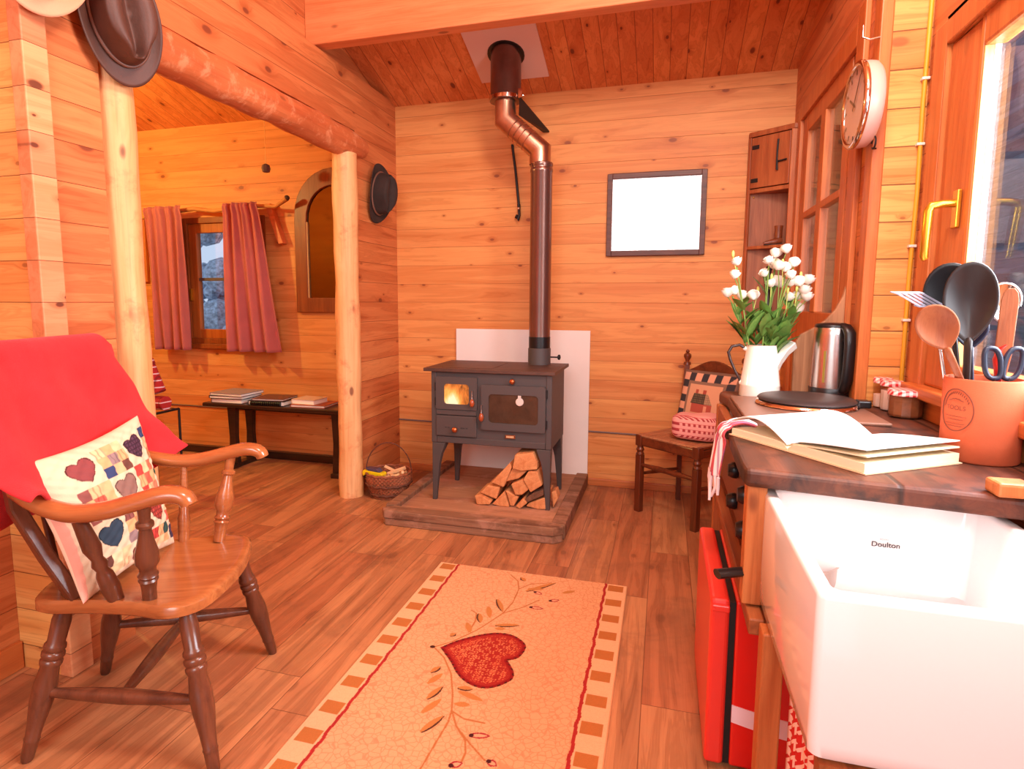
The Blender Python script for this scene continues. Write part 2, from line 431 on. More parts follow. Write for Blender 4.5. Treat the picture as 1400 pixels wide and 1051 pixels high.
# right wall, near stretch, with the kitchen window
ny0, ny1, nz0, nz1 = .98, 2.41, 1.02, 2.13
b = MB().prism([(ny1, 0), (2.60, 0), (2.60, roofz(2.60)), (ny1, roofz(ny1))], 'X', XW, XW + .10)
b.prism([(-1.9, 0), (ny0, 0), (ny0, roofz(ny0)), (-1.9, roofz(-1.9))], 'X', XW, XW + .10)
b.box(XW, XW + .10, ny0, ny1, 0, nz0)
b.prism([(ny0, nz1), (ny1, nz1), (ny1, roofz(ny1)), (1.0, roofz(1.0)), (ny0, roofz(ny0))], 'X', XW, XW + .10)
struct('wall_right_front', b, pine_y, smooth=0)
# cross wall end between the two stretches
b = MB().prism([(XR + .01, 0), (XW + .1, 0), (XW + .1, roofz(2.60)), (XR + .01, roofz(2.60))], 'Y', 2.595, 2.67)
struct('wall_right_return', b, planks('pine_return', 'X', 'Z', .134, (240,176,100), (220,142,70), off=.1, var=.2, knots=.5), smooth=0)
# wall behind the viewer with a tall opening shaped for the front light
b = MB().box(-2.3, -1.55, -2.0, -1.9, 0, 4.7).box(.78, .98, -2.0, -1.9, 0, 4.7).box(-1.55, .78, -2.0, -1.9, 3.6, 4.7)
struct('wall_front', b, pine_x, smooth=0)
# roof
def slope(y0, y1, t=.08, dz=0):
    return [(y0, roofz(y0) + dz), (y1, roofz(y1) + dz), (y1, roofz(y1) + t + dz), (y0, roofz(y0) + t + dz)]
struct('ceiling', MB().prism(slope(1.0, 4.4), 'X', -4.8, 1.2), pine_c, smooth=0)
struct('ceiling_front', MB().prism([(-2.0, roofz(-2.0)), (1.0, roofz(1.0)), (1.0, roofz(1.0) + .08), (-2.0, roofz(-2.0) + .08)], 'X', -2.4, 1.2), pine_c, smooth=0)
# corner posts of end-grain blocks
struct('trim_1', MB().box(XL - .03, XL + .025, 1.47, 1.553, .0, 3.2), endgrain, smooth=0, bevel=.004)
struct('trim_3', MB().box(XN + .001, XL - .031, 1.474, 1.484, 0, 3.2), planks('pine_yellow_lit', 'X', 'Z', .134, (236,178,104), (218,146,76), off=.35, var=.2, knots=.5, gap=.012), smooth=0)  # thin facing; its paler boards paint the yellow light on this wall end
struct('trim_2', MB().box(XR - .02, XR + .02, 2.585, 2.665, 0, roofz(2.66)), frame_m, smooth=0, bevel=.004)
struct('baseboard_left', MB().box(XN, XN + .02, -1.9, 1.47, 0, .1), frame_h, smooth=0, bevel=.004)
struct('baseboard_back', MB().box(XL, XR, D - .018, D, 0, .05), frame_x, smooth=0, bevel=.004)
struct('baseboard_alcove', MB().box(-4.6, XN, D - .05, D, 0, .06), bench_m, smooth=0, bevel=.004)

# beam, posts, lintel
solo('ceiling_beam', MB().box(XL - .08, XR, 3.195, 3.285, 2.752, roofz(3.28)), beam_m, 'square pine beam running across under the sloping ceiling', 'beam', smooth=0, bevel=.006)
def logprof(n, r, amp=.05):
    return [(i / n, r * (1 + amp * math.sin(i * 1.7) + amp * .7 * math.sin(i * .63 + 1))) for i in range(n + 1)]
solo('log_post', MB().stick((-2.02, 1.885, 0), (-2.0, 1.845, 2.225), logprof(22, .074, .03), 20, jitter=.03), log_m, 'peeled log post nearest the red throw at the alcove opening', 'post', smooth=60)
solo('log_post', MB().stick((-1.985, 3.525, 0), (-1.98, 3.52, 2.225), logprof(22, .078, .025), 20, jitter=.03), log_m, 'peeled log post beside the wicker basket', 'post', smooth=60)
lp = logprof(26, .088, .03); lp = [(0, .06)] + lp[1:-1] + [(1, .07)]
solo('log_lintel', MB().stick((-1.985, 1.77, 2.298), (-1.982, 3.72, 2.298), lp, 20, jitter=.04), lintel_m, 'rough peeled log lying across the top of the alcove opening', 'beam', smooth=60)

# window_1 : alcove window
w1 = rootstruct('window_1')
yw = D - .012
def ring(x0, x1, z0, z1, t, y0, y1, mb=None):
    mb = mb or MB()
    mb.box(x0, x0+t, y0, y1, z0, z1).box(x1-t, x1, y0, y1, z0, z1).box(x0+t, x1-t, y0, y1, z0, z0+t).box(x0+t, x1-t, y0, y1, z1-t, z1)
    return mb
part('window_frame', ring(wx0, wx1, wz0, wz1, .045, D - .02, D + .10), alc_frame, w1, smooth=0, bevel=.003)
part('sash', ring(wx0 + .046, wx1 - .046, wz0 + .046, wz1 - .046, .075, D + .0, D + .05), timber('sash_pine', (196,112,46), (172,88,34), 'Z', .8, .45, .1), w1, smooth=0, bevel=.004)
part('glazing_bar', MB().box(-3.515, -3.485, D + .012, D + .04, 1.06, 1.86).box(-3.78, -3.22, D + .0105, D + .0385, 1.465, 1.49), plain('grey_bar', (104,88,80), .5), w1, smooth=0)
part('pane', MB().box(-3.78, -3.22, D + .022, D + .028, 1.06, 1.86), glass_win, w1, smooth=0)
part('sill', MB().box(wx0 - .02, wx1 + .02, D - .05, D + .02, wz0 - .04, wz0), alc_frame, w1, smooth=0, bevel=.004)
part('catch', MB().box(-3.85, -3.83, D - .03, D - .0, 1.30, 1.40), brass, w1, smooth=0, bevel=.003)

# door_1 : half glazed door in the right wall
d1 = rootstruct('door_1')
part('architrave', MB().box(XR - .022, XR + .0, 2.78, 2.88, 0, 2.47).box(XR - .022, XR, 3.93, 4.0, 0, 2.41).box(XR - .022, XR, 2.88, 3.93, 2.33, 2.42), frame_m, d1, smooth=0, bevel=.004)
lf = MB()
lf.box(XR - .005, XR + .04, 2.985, 3.065, 0, 2.33).box(XR - .005, XR + .04, 3.80, 3.915, 0, 2.33).box(XR - .005, XR + .04, 3.065, 3.80, 2.24, 2.33).box(XR - .005, XR + .04, 3.065, 3.80, 1.10, 1.25).box(XR - .005, XR + .04, 3.065, 3.80, 0, .14)
part('door_leaf', lf, frame_m, d1, smooth=0, bevel=.004)
part('door_panel', MB().box(XR + .008, XR + .028, 3.06, 3.81, .13, 1.11), frame_m, d1, smooth=0)
part('glazing_bar', MB().box(XR - .008, XR + .035, 3.40, 3.49, 1.25, 2.24).box(XR - .0065, XR + .033, 3.065, 3.80, 1.765, 1.80), frame_m, d1, smooth=0, bevel=.004)
part('pane', MB().box(XR + .012, XR + .018, 3.06, 3.81, 1.24, 2.25), glassm('door_glass', (.95,.95,.97), .2), d1, smooth=0)

# window_2 : kitchen window
w2 = rootstruct('window_2')
fm = MB().box(XW - .03, XW + .1, 2.385, 2.485, nz0 - .02, nz1 + .08).box(XW - .03, XW + .1, .90, .98, nz0 - .02, nz1 + .08).box(XW - .03, XW + .1, .98, 2.385, nz1, nz1 + .08)
part('window_frame', fm, frame_m, w2, smooth=0, bevel=.006)
part('sill', MB().box(XW - .06, XW + .1, .92, 2.46, nz0 - .04, nz0), frame_h, w2, smooth=0, bevel=.006)
sm = MB().box(XW - .015, XW + .029, 2.17, 2.383, nz0, nz1).box(XW - .015, XW + .045, .98, 1.08, nz0, nz1).box(XW - .015, XW + .045, 1.08, 2.17, nz1 - .09, nz1).box(XW - .015, XW + .045, 1.08, 2.17, nz0, nz0 + .09)
part('sash', sm, frame_m, w2, smooth=0, bevel=.01)
part('sash_edge', ring(1.08, 2.275, nz0 + .09, nz1 - .09, .028, 0, 1), frame_m, w2, smooth=0) if False else None
bd = MB().box(XW - .010, XW + .014, 2.163, 2.171, nz0 + .09, nz1 - .09)
part('sash_edge', bd, timber('lit_sash_edge', (240,170,104), (226,148,80), 'Z', .6, .45), w2, smooth=0)  # pale strip paints the light falling on the side face of the sash
part('gasket', MB().box(XW + .014, XW + .029, 2.162, 2.172, nz0 + .09, nz1 - .09), plain('white_gasket', (245,240,240), .4), w2, smooth=0)
part('pane', MB().box(XW + .021, XW + .026, 1.07, 2.20, nz0 + .08, nz1 - .08), glass_win, w2, smooth=0)
hp = MB().box(XW - .027, XW - .015, 2.215, 2.25, 1.53, 1.645)
part('handle_plate', hp, brass, w2, smooth=0, bevel=.003)
hd = MB().tube([(XW - .025, 2.232, 1.605), (XW - .06, 2.232, 1.605), (XW - .088, 2.232, 1.60), (XW - .094, 2.235, 1.585), (XW - .092, 2.245, 1.51), (XW - .09, 2.252, 1.445), (XW - .086, 2.254, 1.438)], [.012, .012, .013, .014, .013, .012, .011], 12)
part('handle', hd, brass, w2, smooth=50)

# outdoors seen through the panes
struct('ground', MB().box(-9, 9, 4.6, 16, -.6, -.5).box(1.3, 9, -6, 4.6, -.6, -.5), ground_m, smooth=0)
hb = MB()
for i in range(260):
    x = random.uniform(-6.5, -1.5); z = random.uniform(-.3, 3.0); y = 6.3 + random.uniform(-.25, .25)
    hb.ball((x, y, z), (random.uniform(.1, .26),) * 3, 7, 5)
solo('hedge', hb, hedge_m, 'pale blue-green hedge outside the alcove window', 'hedge', smooth=0)
sb = MB().box(3.4, 3.6, -2.0, 14, -.5, 5.5)
solo('shed_wall', sb, planks('grey_fence', 'Y', 'Z', .15, (128,132,146), (98,102,116), knot=(100,100,110), line=(80,80,90), var=.3, spec=.1), 'tall grey boarded shed wall outside the kitchen window', 'wall', smooth=0)
# ------------------------------------------------------------------ hearth, stove, flue
HZ = .07
t = thing('hearth', 'raised wooden hearth with worn kerb under the iron stove', 'hearth', (-1.02, 3.65, 0))
poly = [(-1.56, 3.12), (-1.53, 3.08), (-.535, 3.08), (-.485, 3.13), (-.485, D - .02), (-1.56, D - .02)]
part('slab', MB().box(-1.50, -.555, 3.16, D - .02, 0, HZ), hearth_in, t, smooth=0)
part('front_kerb', MB().prism([(-1.56, 3.12), (-1.53, 3.08), (-.535, 3.08), (-.485, 3.13), (-.56, 3.175), (-1.50, 3.175)], 'Z', .045, .094).prism([(-1.557, 3.125), (-1.527, 3.087), (-.537, 3.087), (-.49, 3.133), (-.56, 3.17), (-1.50, 3.17)], 'Z', 0, .045), hearth_m, t, smooth=0, bevel=.006)
part('side_kerb', MB().box(-1.56, -1.49, 3.17, D - .02, 0, .1), hearth_m, t, smooth=0, bevel=.006)
part('side_kerb', MB().box(-.565, -.485, 3.17, D - .02, 0, .085), hearth_m, t, smooth=0, bevel=.006)

solo('heat_shield', MB().box(-1.474, -.49, D - .024, D - .0135, .0705, 1.10), white_board, 'white fire board fixed to the wall behind the stove', 'panel', smooth=0, bevel=.002)

X0, X1, Y0, Y1 = -1.355, -.615, 3.41, 3.85
t = thing('cooking_stove', 'black iron cooking stove with lit firebox standing on the hearth', 'stove', (-.985, 3.63, HZ))
body = MB().box(X0, X1, Y0 + .006, Y1, .435, .878).box(X0 - .004, X0 + .03, Y0, Y1, .435, .878).box(X1 - .03, X1 + .004, Y0, Y1, .435, .878).box(X0 + .031, X1 - .031, Y0, Y0 + .02, .436, .475)
part('body', body, stove_m, t, smooth=0, bevel=.004)
part('top_plate', MB().box(-1.40, -.59, 3.385, 3.905, .878, .898).box(-1.30, -.98, 3.44, 3.86, .897, .900), stove_top, t, smooth=0, bevel=.005)
# firebox door: frame with rounded window
def rring(x0, x1, z0, z1, hx0, hx1, hz0, hz1, y0, y1, rr=.02, ro=.008):
    def rr_poly(a, b, c, d, r, n=6):
        o = []
        for cx, cz, st in ((b - r, d - r, 0), (a + r, d - r, 90), (a + r, c + r, 180), (b - r, c + r, 270)):
            for i in range(n + 1):
                q = math.radians(st + 90 * i / n); o.append((cx + r*math.cos(q), cz + r*math.sin(q)))
        return o
    A = rr_poly(x0, x1, z0, z1, ro); B = rr_poly(hx0, hx1, hz0, hz1, rr); n = len(A)
    vs = [(x, y0, z) for x, z in A] + [(x, y0, z) for x, z in B] + [(x, y1, z) for x, z in A] + [(x, y1, z) for x, z in B]
    fs = []
    for i in range(n):
        j = (i + 1) % n
        fs += [(i, j, n+j, n+i), (2*n+i, 3*n+i, 3*n+j, 2*n+j), (i, 2*n+i, 2*n+j, j), (n+i, n+j, 3*n+j, 3*n+i)]
    return MB().add(vs, fs)
fd = part('firebox_door', rring(-1.323, -1.061, .648, .847, -1.271, -1.112, .681, .804, 3.395, 3.408), stove_m, t, smooth=30)
fire = plain('fire_glow', (255,150,50), .9)
ft = NT('flames'); o_ = ft.sep(ft.obj())
nz, _ = ft.noise(ft.comb(ft.math('MULTIPLY', o_[0], 26), 0, ft.math('MULTIPLY', o_[2], 9)), 1, 4, .6, 1.0)
up = ft.smooth(o_[2], .745, .615)
dxx = ft.smooth(ft.math('ABSOLUTE', ft.math('ADD', o_[0], .235)), .09, .0)
core = ft.math('MULTIPLY', up, dxx)
fv = ft.math('ADD', ft.math('MULTIPLY', nz, .75), ft.math('MULTIPLY', core, .75))
fcol = ft.ramp(fv, [(.25, (.10,.028,.006,1)), (.45, (.75,.20,.03,1)), (.7, (1,.50,.12,1)), (.98, (1,.9,.6,1))])
ft.set(Base_Color=(.02,.01,.01,1), Emission_Color=fcol, Emission_Strength=1.25)
part('flames', MB().box(-1.275, -1.108, 3.402, 3.406, .677, .808), ft.mat, fd, label='orange flames behind the firebox glass', smooth=0)
part('door_glass', MB().box(-1.275, -1.108, 3.398, 3.400, .677, .808), glassm('fire_glass', (1,.96,.9), .05), fd, smooth=0)
def drop(x, z, y=3.37):
    m = MB().lathe([(.003, .05), (.0035, .02), (.006, 0)], 10, Matrix.Translation((x, y, z)))
    n = MB().lathe([(.004, .0), (.012, -.01), (.015, -.026), (.012, -.04), (.007, -.047), (0, -.048)], 14, Matrix.Translation((x, y, z)))
    m.stick((x, y, z + .045), (x, 3.40, z + .045), [(0, .004), (1, .004)], 8)
    return m, n
m, n = drop(-1.084, .722); h = part('handle', m, steel, fd, smooth=50); part('grip', n, knobwood, h, label='wooden grip', smooth=60)
for z_ in (.76, .67): part('hinge', MB().stick((-1.326, 3.40, z_), (-1.326, 3.40, z_ + .05), [(0, .006), (1, .006)], 8), iron_m, fd, smooth=50)
ad = part('ash_drawer', MB().box(-1.324, -1.065, 3.398, 3.412, .482, .608).box(-1.324, -1.065, 3.402, 3.412, .612, .645), stove_m, t, smooth=0, bevel=.004)
part('knob', MB().lathe([(.006, 0), (.006, .012), (.014, .016), (.018, .026), (.014, .036), (0, .04)], 16, Matrix.Translation((-1.196, 3.40, .528)) @ Matrix.Rotation(PI/2, 4, 'X')), copper_m, ad, smooth=60)
for dx in (-.065, -.045, .035, .05, .07): part('vent_slot', MB().box(-1.196 + dx - .004, -1.196 + dx + .004, 3.3965, 3.399, .534, .538), black_pl, ad, smooth=0)
od = part('oven_door', rring(-1.034, -.644, .536, .809, -.988, -.688, .581, .754, 3.392, 3.408, .022, .014), stove_m, t, smooth=30)
og = plain('sooty_oven_glass', (70,50,38), .1, var=.3, vscale=14, coat=.6)
part('oven_glass', MB().box(-.992, -.684, 3.399, 3.405, .577, .758), og, od, smooth=0)
th = part('thermometer', MB().lathe([(.024, 0), (.024, .006), (.021, .009), (0, .009)], 24, Matrix.Translation((-.799, 3.399, .714)) @ Matrix.Rotation(PI/2, 4, 'X')).box(-.808, -.79, 3.389, 3.398, .735, .752), plain('pale_dial', (214,194,184), .35), od, label='pale round thermometer dial', smooth=40)
m, n = drop(-1.026, .640); h = part('handle', m, steel, od, smooth=50); part('grip', n, knobwood, h, label='wooden grip', smooth=60)
for z_ in (.74, .56): part('hinge', MB().stick((-.640, 3.40, z_), (-.640, 3.40, z_ + .05), [(0, .006), (1, .006)], 8), iron_m, od, smooth=50)
part('damper_knob', MB().lathe([(.006, 0), (.006, .015), (.014, .02), (.017, .03), (.013, .04), (0, .043)], 16, Matrix.Translation((-.842, 3.414, .834)) @ Matrix.Rotation(PI/2, 4, 'X')), copper_m, t, smooth=60)
bdg = part('badge', MB().box(-.888, -.826, 3.404, 3.410, .489, .511), plain('bronze_badge', (150,84,50), .35, .6), t, smooth=0, bevel=.002)
bm_ = MB()
for i, dx in enumerate((-.022, -.012, -.003, .006, .015)): bm_.box(-.857 + dx, -.857 + dx + .006, 3.402, 3.4042, .494, .506)
part('lettering', bm_, plain('badge_light', (226,186,140), .4), bdg, smooth=0)
def leg(x, y, sx, sy):
    m = MB(); pts = []
    def sec(z, w): return z, w
    prof = [(.434, .085), (.41, .078), (.36, .058), (.30, .045), (.20, .036), (.11, .029), (HZ, .027)]
    vs = []; fs = []
    for z, w in prof:
        a, b_ = (0, w), (0, .9 * w)
        for cx, cy in ((0, 0), (w, 0), (w, .9 * w), (0, .9 * w)):
            vs.append((x + sx * cx, y + sy * cy, z))
    k = len(prof)
    for j in range(k - 1):
        for i in range(4):
            fs.append((j*4+i, j*4+(i+1) % 4, (j+1)*4+(i+1) % 4, (j+1)*4+i))
    fs += [(0, 1, 2, 3), ((k-1)*4, (k-1)*4+1, (k-1)*4+2, (k-1)*4+3)]
    return m.add(vs, fs)
for x, sx in ((X0, 1), (X1, -1)):
    for y, sy in ((Y0, 1), (Y1, -1)):
        part('leg', leg(x, y, sx, sy), stove_m, t, smooth=0, bevel=.003)

FX, FY = -.77, 3.82
t = thing('flue_pipe', 'brown and steel flue pipe rising from the stove with a bend below the roof', 'flue', (FX, FY, .898))
part('collar', MB().lathe([(.073, .898), (.073, 1.0), (.070, 1.003)], 28, Matrix.Translation((FX, FY, 0))), stove_m, t, smooth=40)
part('black_band', MB().lathe([(.0695, 1.0), (.0695, 1.075)], 28, Matrix.Translation((FX, FY, 0))), black_pl, t, smooth=40)
part('lower_pipe', MB().lathe([(.068, 1.07), (.068, 2.10), (.071, 2.105), (.071, 2.12), (.068, 2.125), (.068, 2.135), (.071, 2.14), (.071, 2.155), (.066, 2.16)], 28, Matrix.Translation((FX, FY, 0))), flue_lo, t, smooth=40)
E_ = [(FX - .01, FY, 2.15), (FX - .01, FY, 2.235), (FX - .235, FY, 2.435), (FX - .235, FY, 2.60)]
def mitre(pts, r, n=28):
    pts = [Vector(p) for p in pts]; mb = MB(); rows = []
    for i, p in enumerate(pts):
        d0 = (pts[i] - pts[i-1]).normalized() if i else (pts[1] - pts[0]).normalized()
        d1 = (pts[i+1] - pts[i]).normalized() if i < len(pts) - 1 else d0
        nn = (d0 + d1).normalized()
        row = []
        for k in range(n):
            a = 2 * PI * k / n
            # circle around the first direction projected to the mitre plane
            ax = Vector((0, 1, 0)); bx = d0.cross(ax).normalized()
            q = ax * math.cos(a) * r + bx * math.sin(a) * r
            s_ = -(q.dot(nn)) / d0.dot(nn)
            row.append(p + q + d0 * s_)
        rows.append(row)
    vs = [v for r_ in rows for v in r_]; fs = []
    for j in range(len(rows) - 1):
        for k in range(n): fs.append((j*n+k, j*n+(k+1) % n, (j+1)*n+(k+1) % n, (j+1)*n+k))
    return mb.add(vs, fs)
eb = part('elbow', mitre(E_, .067), flue_gal, t, label='bare steel bend', smooth=35)
a_, b_ = Vector(E_[1]), Vector(E_[2])
for f_ in (.33, .47, .6, .73):
    c_ = a_.lerp(b_, f_); d_ = (b_ - a_).normalized()
    part('seam_ring', MB().stick(c_ - d_ * .005, c_ + d_ * .005, [(0, .067), (.2, .0705), (.8, .0705), (1, .067)], 28), flue_gal, eb, smooth=40)
part('upper_pipe', MB().lathe([(.095, 2.545), (.100, 2.548), (.100, 2.575), (.096, 2.58), (.096, 2.86)], 28, Matrix.Translation((FX - .235, FY, 0))), flue_m, t, smooth=40)
part('clamp', MB().lathe([(.100, 2.55), (.105, 2.55), (.105, 2.572), (.100, 2.572)], 28, Matrix.Translation((FX - .235, FY, 0))).box(FX - .14, FX - .115, FY - .06, FY - .045, 2.545, 2.60).ball((FX - .11, FY - .06, 2.555), .01, 8, 6), chrome, t, smooth=40)
part('bracket', MB().add([(FX-.135, FY-.05, 2.56), (FX-.03, D-.01, 2.46), (FX-.07, D-.01, 2.46), (FX-.15, FY, 2.47), (FX-.135, FY-.05, 2.55), (FX-.03, D-.01, 2.45), (FX-.07, D-.01, 2.45), (FX-.15, FY, 2.46)], [(0,1,2,3),(7,6,5,4),(0,4,5,1),(1,5,6,2),(2,6,7,3),(3,7,4,0)]), iron_m, t, smooth=0)
dk = part('damper_handle', MB().stick((FX + .065, FY, .945), (FX + .125, FY, .945), [(0, .005), (1, .005)], 8).lathe([(.008, 0), (.017, .006), (.017, .016), (.008, .02)], 12, Matrix.Translation((FX + .118, FY, .945)) @ Matrix.Rotation(PI/2, 4, 'Y')), iron_m, t, smooth=40)
# ceiling plate with the dark collar
def onroof(x, y, dz): return (x, y, roofz(y) + dz)
pl = MB(); c4 = [(-1.232, 3.50), (-.776, 3.50), (-.776, 4.055), (-1.232, 4.055)]
pl.add([onroof(x, y, -.002) for x, y in c4] + [onroof(x, y, -.012) for x, y in c4], [(0,1,2,3),(4,5,6,7),(0,1,5,4),(1,2,6,5),(2,3,7,6),(3,0,4,7)])
t2 = solo('ceiling_plate', pl, plain('ceiling_plate_white', (226,186,170), .7), 'pale square plate round the flue on the sloping ceiling', 'panel', smooth=0)
cr = MB(); k = 28
rows = [(.097, -.018), (.116, -.018), (.116, -.010), (.097, -.010)]
vs = [onroof(FX - .235 + r * math.cos(2*PI*i/k), FY + r * math.sin(2*PI*i/k), dz) for r, dz in rows for i in range(k)]
cr.add(vs, [(j*k+i, j*k+(i+1) % k, ((j+1) % 4)*k+(i+1) % k, ((j+1) % 4)*k+i) for j in range(4) for i in range(k)])
part('collar_ring', cr, black_pl, t2, smooth=40) if False else part('collar_ring', cr, black_pl, t, smooth=40)

# iron rod hanging beside the flue
t = thing('iron_poker', 'thin iron rod with hooked end hanging on the wall left of the flue', 'poker', (-1.0, D - .03, 1.86))
part('rod', MB().tube([(-1.055, D - .03, 2.38), (-1.03, D - .03, 2.2), (-1.005, D - .03, 1.97)], .009, 8), iron_m, t, smooth=50)
part('hook', MB().tube([(-1.005, D - .03, 1.975), (-1.003, D - .03, 1.93), (-1.0, D - .03, 1.90), (-1.012, D - .03, 1.87), (-1.02, D - .03, 1.885), (-1.018, D - .03, 1.905)], [.012, .010, .009, .016, .015, .007], 8), iron_m, t, smooth=50)
part('rivet', MB().ball((-1.004, D - .045, 1.945), .01, 8, 6), chrome, t, smooth=50)
part('nail', MB().stick((-1.053, D - .05, 2.375), (-1.053, D, 2.375), [(0, .005), (1, .005)], 8), iron_m, t, smooth=50)

# ------------------------------------------------------------------ firewood
LOGS = [[(-0.824, 0.4), (-0.713, 0.42), (-0.687, 0.36), (-0.687, 0.32), (-0.783, 0.302), (-0.839, 0.312)], [(-0.973, 0.213), (-0.855, 0.347), (-0.844, 0.317), (-0.88, 0.221), (-0.895, 0.189)], [(-0.885, 0.221), (-0.844, 0.309), (-0.752, 0.299), (-0.803, 0.249)], [(-0.772, 0.251), (-0.742, 0.305), (-0.687, 0.309), (-0.656, 0.226), (-0.726, 0.176)], [(-0.849, 0.214), (-0.777, 0.251), (-0.736, 0.193), (-0.781, 0.153), (-0.822, 0.149)], [(-1.047, 0.139), (-1.0, 0.19), (-0.916, 0.187), (-0.942, 0.107)], [(-1.074, 0.125), (-1.042, 0.134), (-0.966, 0.099), (-0.978, 0.078), (-1.058, 0.07)], [(-0.968, 0.078), (-0.89, 0.167), (-0.858, 0.07), (-0.915, 0.07)], [(-0.884, 0.169), (-0.802, 0.136), (-0.832, 0.076), (-0.855, 0.074)], [(-0.817, 0.083), (-0.771, 0.139), (-0.745, 0.11), (-0.791, 0.07)], [(-0.766, 0.129), (-0.71, 0.175), (-0.65, 0.2), (-0.65, 0.162), (-0.75, 0.108)], [(-0.76, 0.083), (-0.74, 0.106), (-0.64, 0.150), (-0.635, 0.075), (-0.684, 0.07)], [(-0.61, 0.175), (-0.585, 0.19), (-0.57, 0.139), (-0.6, 0.075)]]
LBL = ['topmost split log of the firewood pile under the stove', 'tilted split log high on the left slope of the firewood pile', 'small pale split log just below the topmost log of the pile', 'large split log below the topmost one beside the right stove leg', 'split log in the middle of the firewood pile', 'split log resting on the lowest left log of the pile', 'lowest split log at the left end of the firewood pile', 'triangular split log second from left in the bottom row', 'narrow split log wedged right of the triangular bottom log', 'small split log in the bottom row left of the rightmost block', 'dark bark-covered log lying over the rightmost bottom block', 'large pale block at the right end of the bottom row', 'split log showing behind the right front stove leg']
depth = [3.46, 3.45, 3.47, 3.45, 3.44, 3.43, 3.38, 3.37, 3.40, 3.36, 3.39, 3.36, 3.52]
for i, pl_ in enumerate(LOGS):
    cx = sum(p[0] for p in pl_) / len(pl_); cz = sum(p[1] for p in pl_) / len(pl_)
    pl2 = [(cx + (x - cx) * .985, cz + (z - cz) * .985) for x, z in pl_]
    if i == 12: y0 = 3.44
    else: y0 = 3.385 + (i % 3) * .012
    solo('firewood_log', MB().prism(pl2, 'Y', y0, y0 + (.09 if i == 12 else .27)), bark_m if i == 10 else split_m, LBL[i], 'firewood', group='firewood under the stove', smooth=0, bevel=.006)

# ------------------------------------------------------------------ back wall picture and cables
t = thing('picture_frame', 'framed print whitened with painted glare in a dark brown frame on the back wall', 'picture', (-.08, D - .02, 1.61))
fr_ = timber('dark_picture_frame', (112,62,46), (78,40,32), 'X', 1.2, .45)
A0, A1, B0, B1 = -.397, .234, 1.607, 2.147
part('frame', ring(A0, A1, B0, B1, .034, D - .028, D - .001), fr_, t, smooth=0, bevel=.003)
pp = part('print', MB().box(A0 + .03, A1 - .03, D - .012, D - .006, B0 + .03, B1 - .03), plain('print_glare_white', (252,250,250), .5), t, smooth=0)  # white colour stands in for window glare on the picture glass
part('drawing', MB().box(-.30, -.06, D - .0135, D - .012, 1.672, 1.675), plain('faint_pink_line', (244,222,222), .7), pp, smooth=0)
part('glass', MB().box(A0 + .03, A1 - .03, D - .017, D - .015, B0 + .03, B1 - .03), glassm('picture_glass', (1,1,1), .10, .01), t, smooth=0)
cb = MB().tube([(XL, D - .0065, .392), (-1.7, D - .0065, .388), (-1.48, D - .0065, .386), (-.48, D - .0065, .388), (-.1, D - .0065, .385), (.3, D - .0065, .384), (XR, D - .0065, .384)], .006, 6)
solo('wall_cable', cb, cable_g, 'thin grey cable running low along the back wall', 'cable', smooth=50)
solo('wall_cable', MB().tube([(-4.58, D - .008, .40), (-3.4, D - .008, .395), (XN, D - .008, .39)], .006, 6), cable_g, 'thin dark cable along the alcove wall above the black bench legs', 'cable', smooth=50)

# ------------------------------------------------------------------ wicker basket
bx, by = -1.745, 3.60
t = thing('wicker_basket', 'round wicker basket with a thin hoop handle beside the log post', 'basket', (bx, by, 0))
def bask(u, v):
    a = 2*PI*u; z = .165 * v
    r = .105 + .045 * math.sin(min(1, v*1.1) * PI/2)
    r *= 1 + .035 * math.sin(a * 34) * math.cos(v * 40)
    return (bx + r*math.cos(a), by + r*math.sin(a), z + .004)
bk = MB().grid(bask, 136, 26)
bk.lathe([(0, .004), (.11, .004), (.11, .012), (0, .012)], 24, Matrix.Translation((bx, by, 0)))
part('bowl', bk, wicker, t, smooth=0, solid=.006)
for z, r in ((.165, .151), (.095, .151), (.03, .127)):
    part('rim', MB().tube([(bx + r*math.cos(2*PI*i/40), by + r*math.sin(2*PI*i/40), z + .004*math.sin(i*2.1)) for i in range(40)], .008, 8, closed=True), wicker if z > .1 else wicker_d, t, smooth=50)
part('handle', MB().tube([(bx + .152*math.cos(PI*i/30) , by + .03 * math.cos(PI*i/30), .16 + .20*math.sin(PI*i/30)) for i in range(31)], .004, 8), wicker_d, t, smooth=50)
kd_ = [((-.03,-.06,.125),(.09,-.02,.15)), ((0,-.02,.15),(.11,.03,.19)), ((-.01,.03,.14),(.06,-.07,.155)), ((.05,.05,.15),(.115,-.03,.175)), ((-.05,.05,.18),(.07,.02,.15)), ((.02,-.08,.13),(.10,-.05,.16)), ((-.02,0,.12),(.08,.06,.14)), ((.0,.07,.125),(.1,.06,.15))]
for a_, b_ in kd_:
    mb = MB().stick((bx+a_[0], by+a_[1], a_[2]), (bx+b_[0], by+b_[1], b_[2]), [(0, .013), (1, .012)], 4)
    solo('kindling_stick', mb, kind_m, 'pale split kindling stick lying in the wicker basket', 'kindling', group='kindling in the wicker basket', smooth=0)
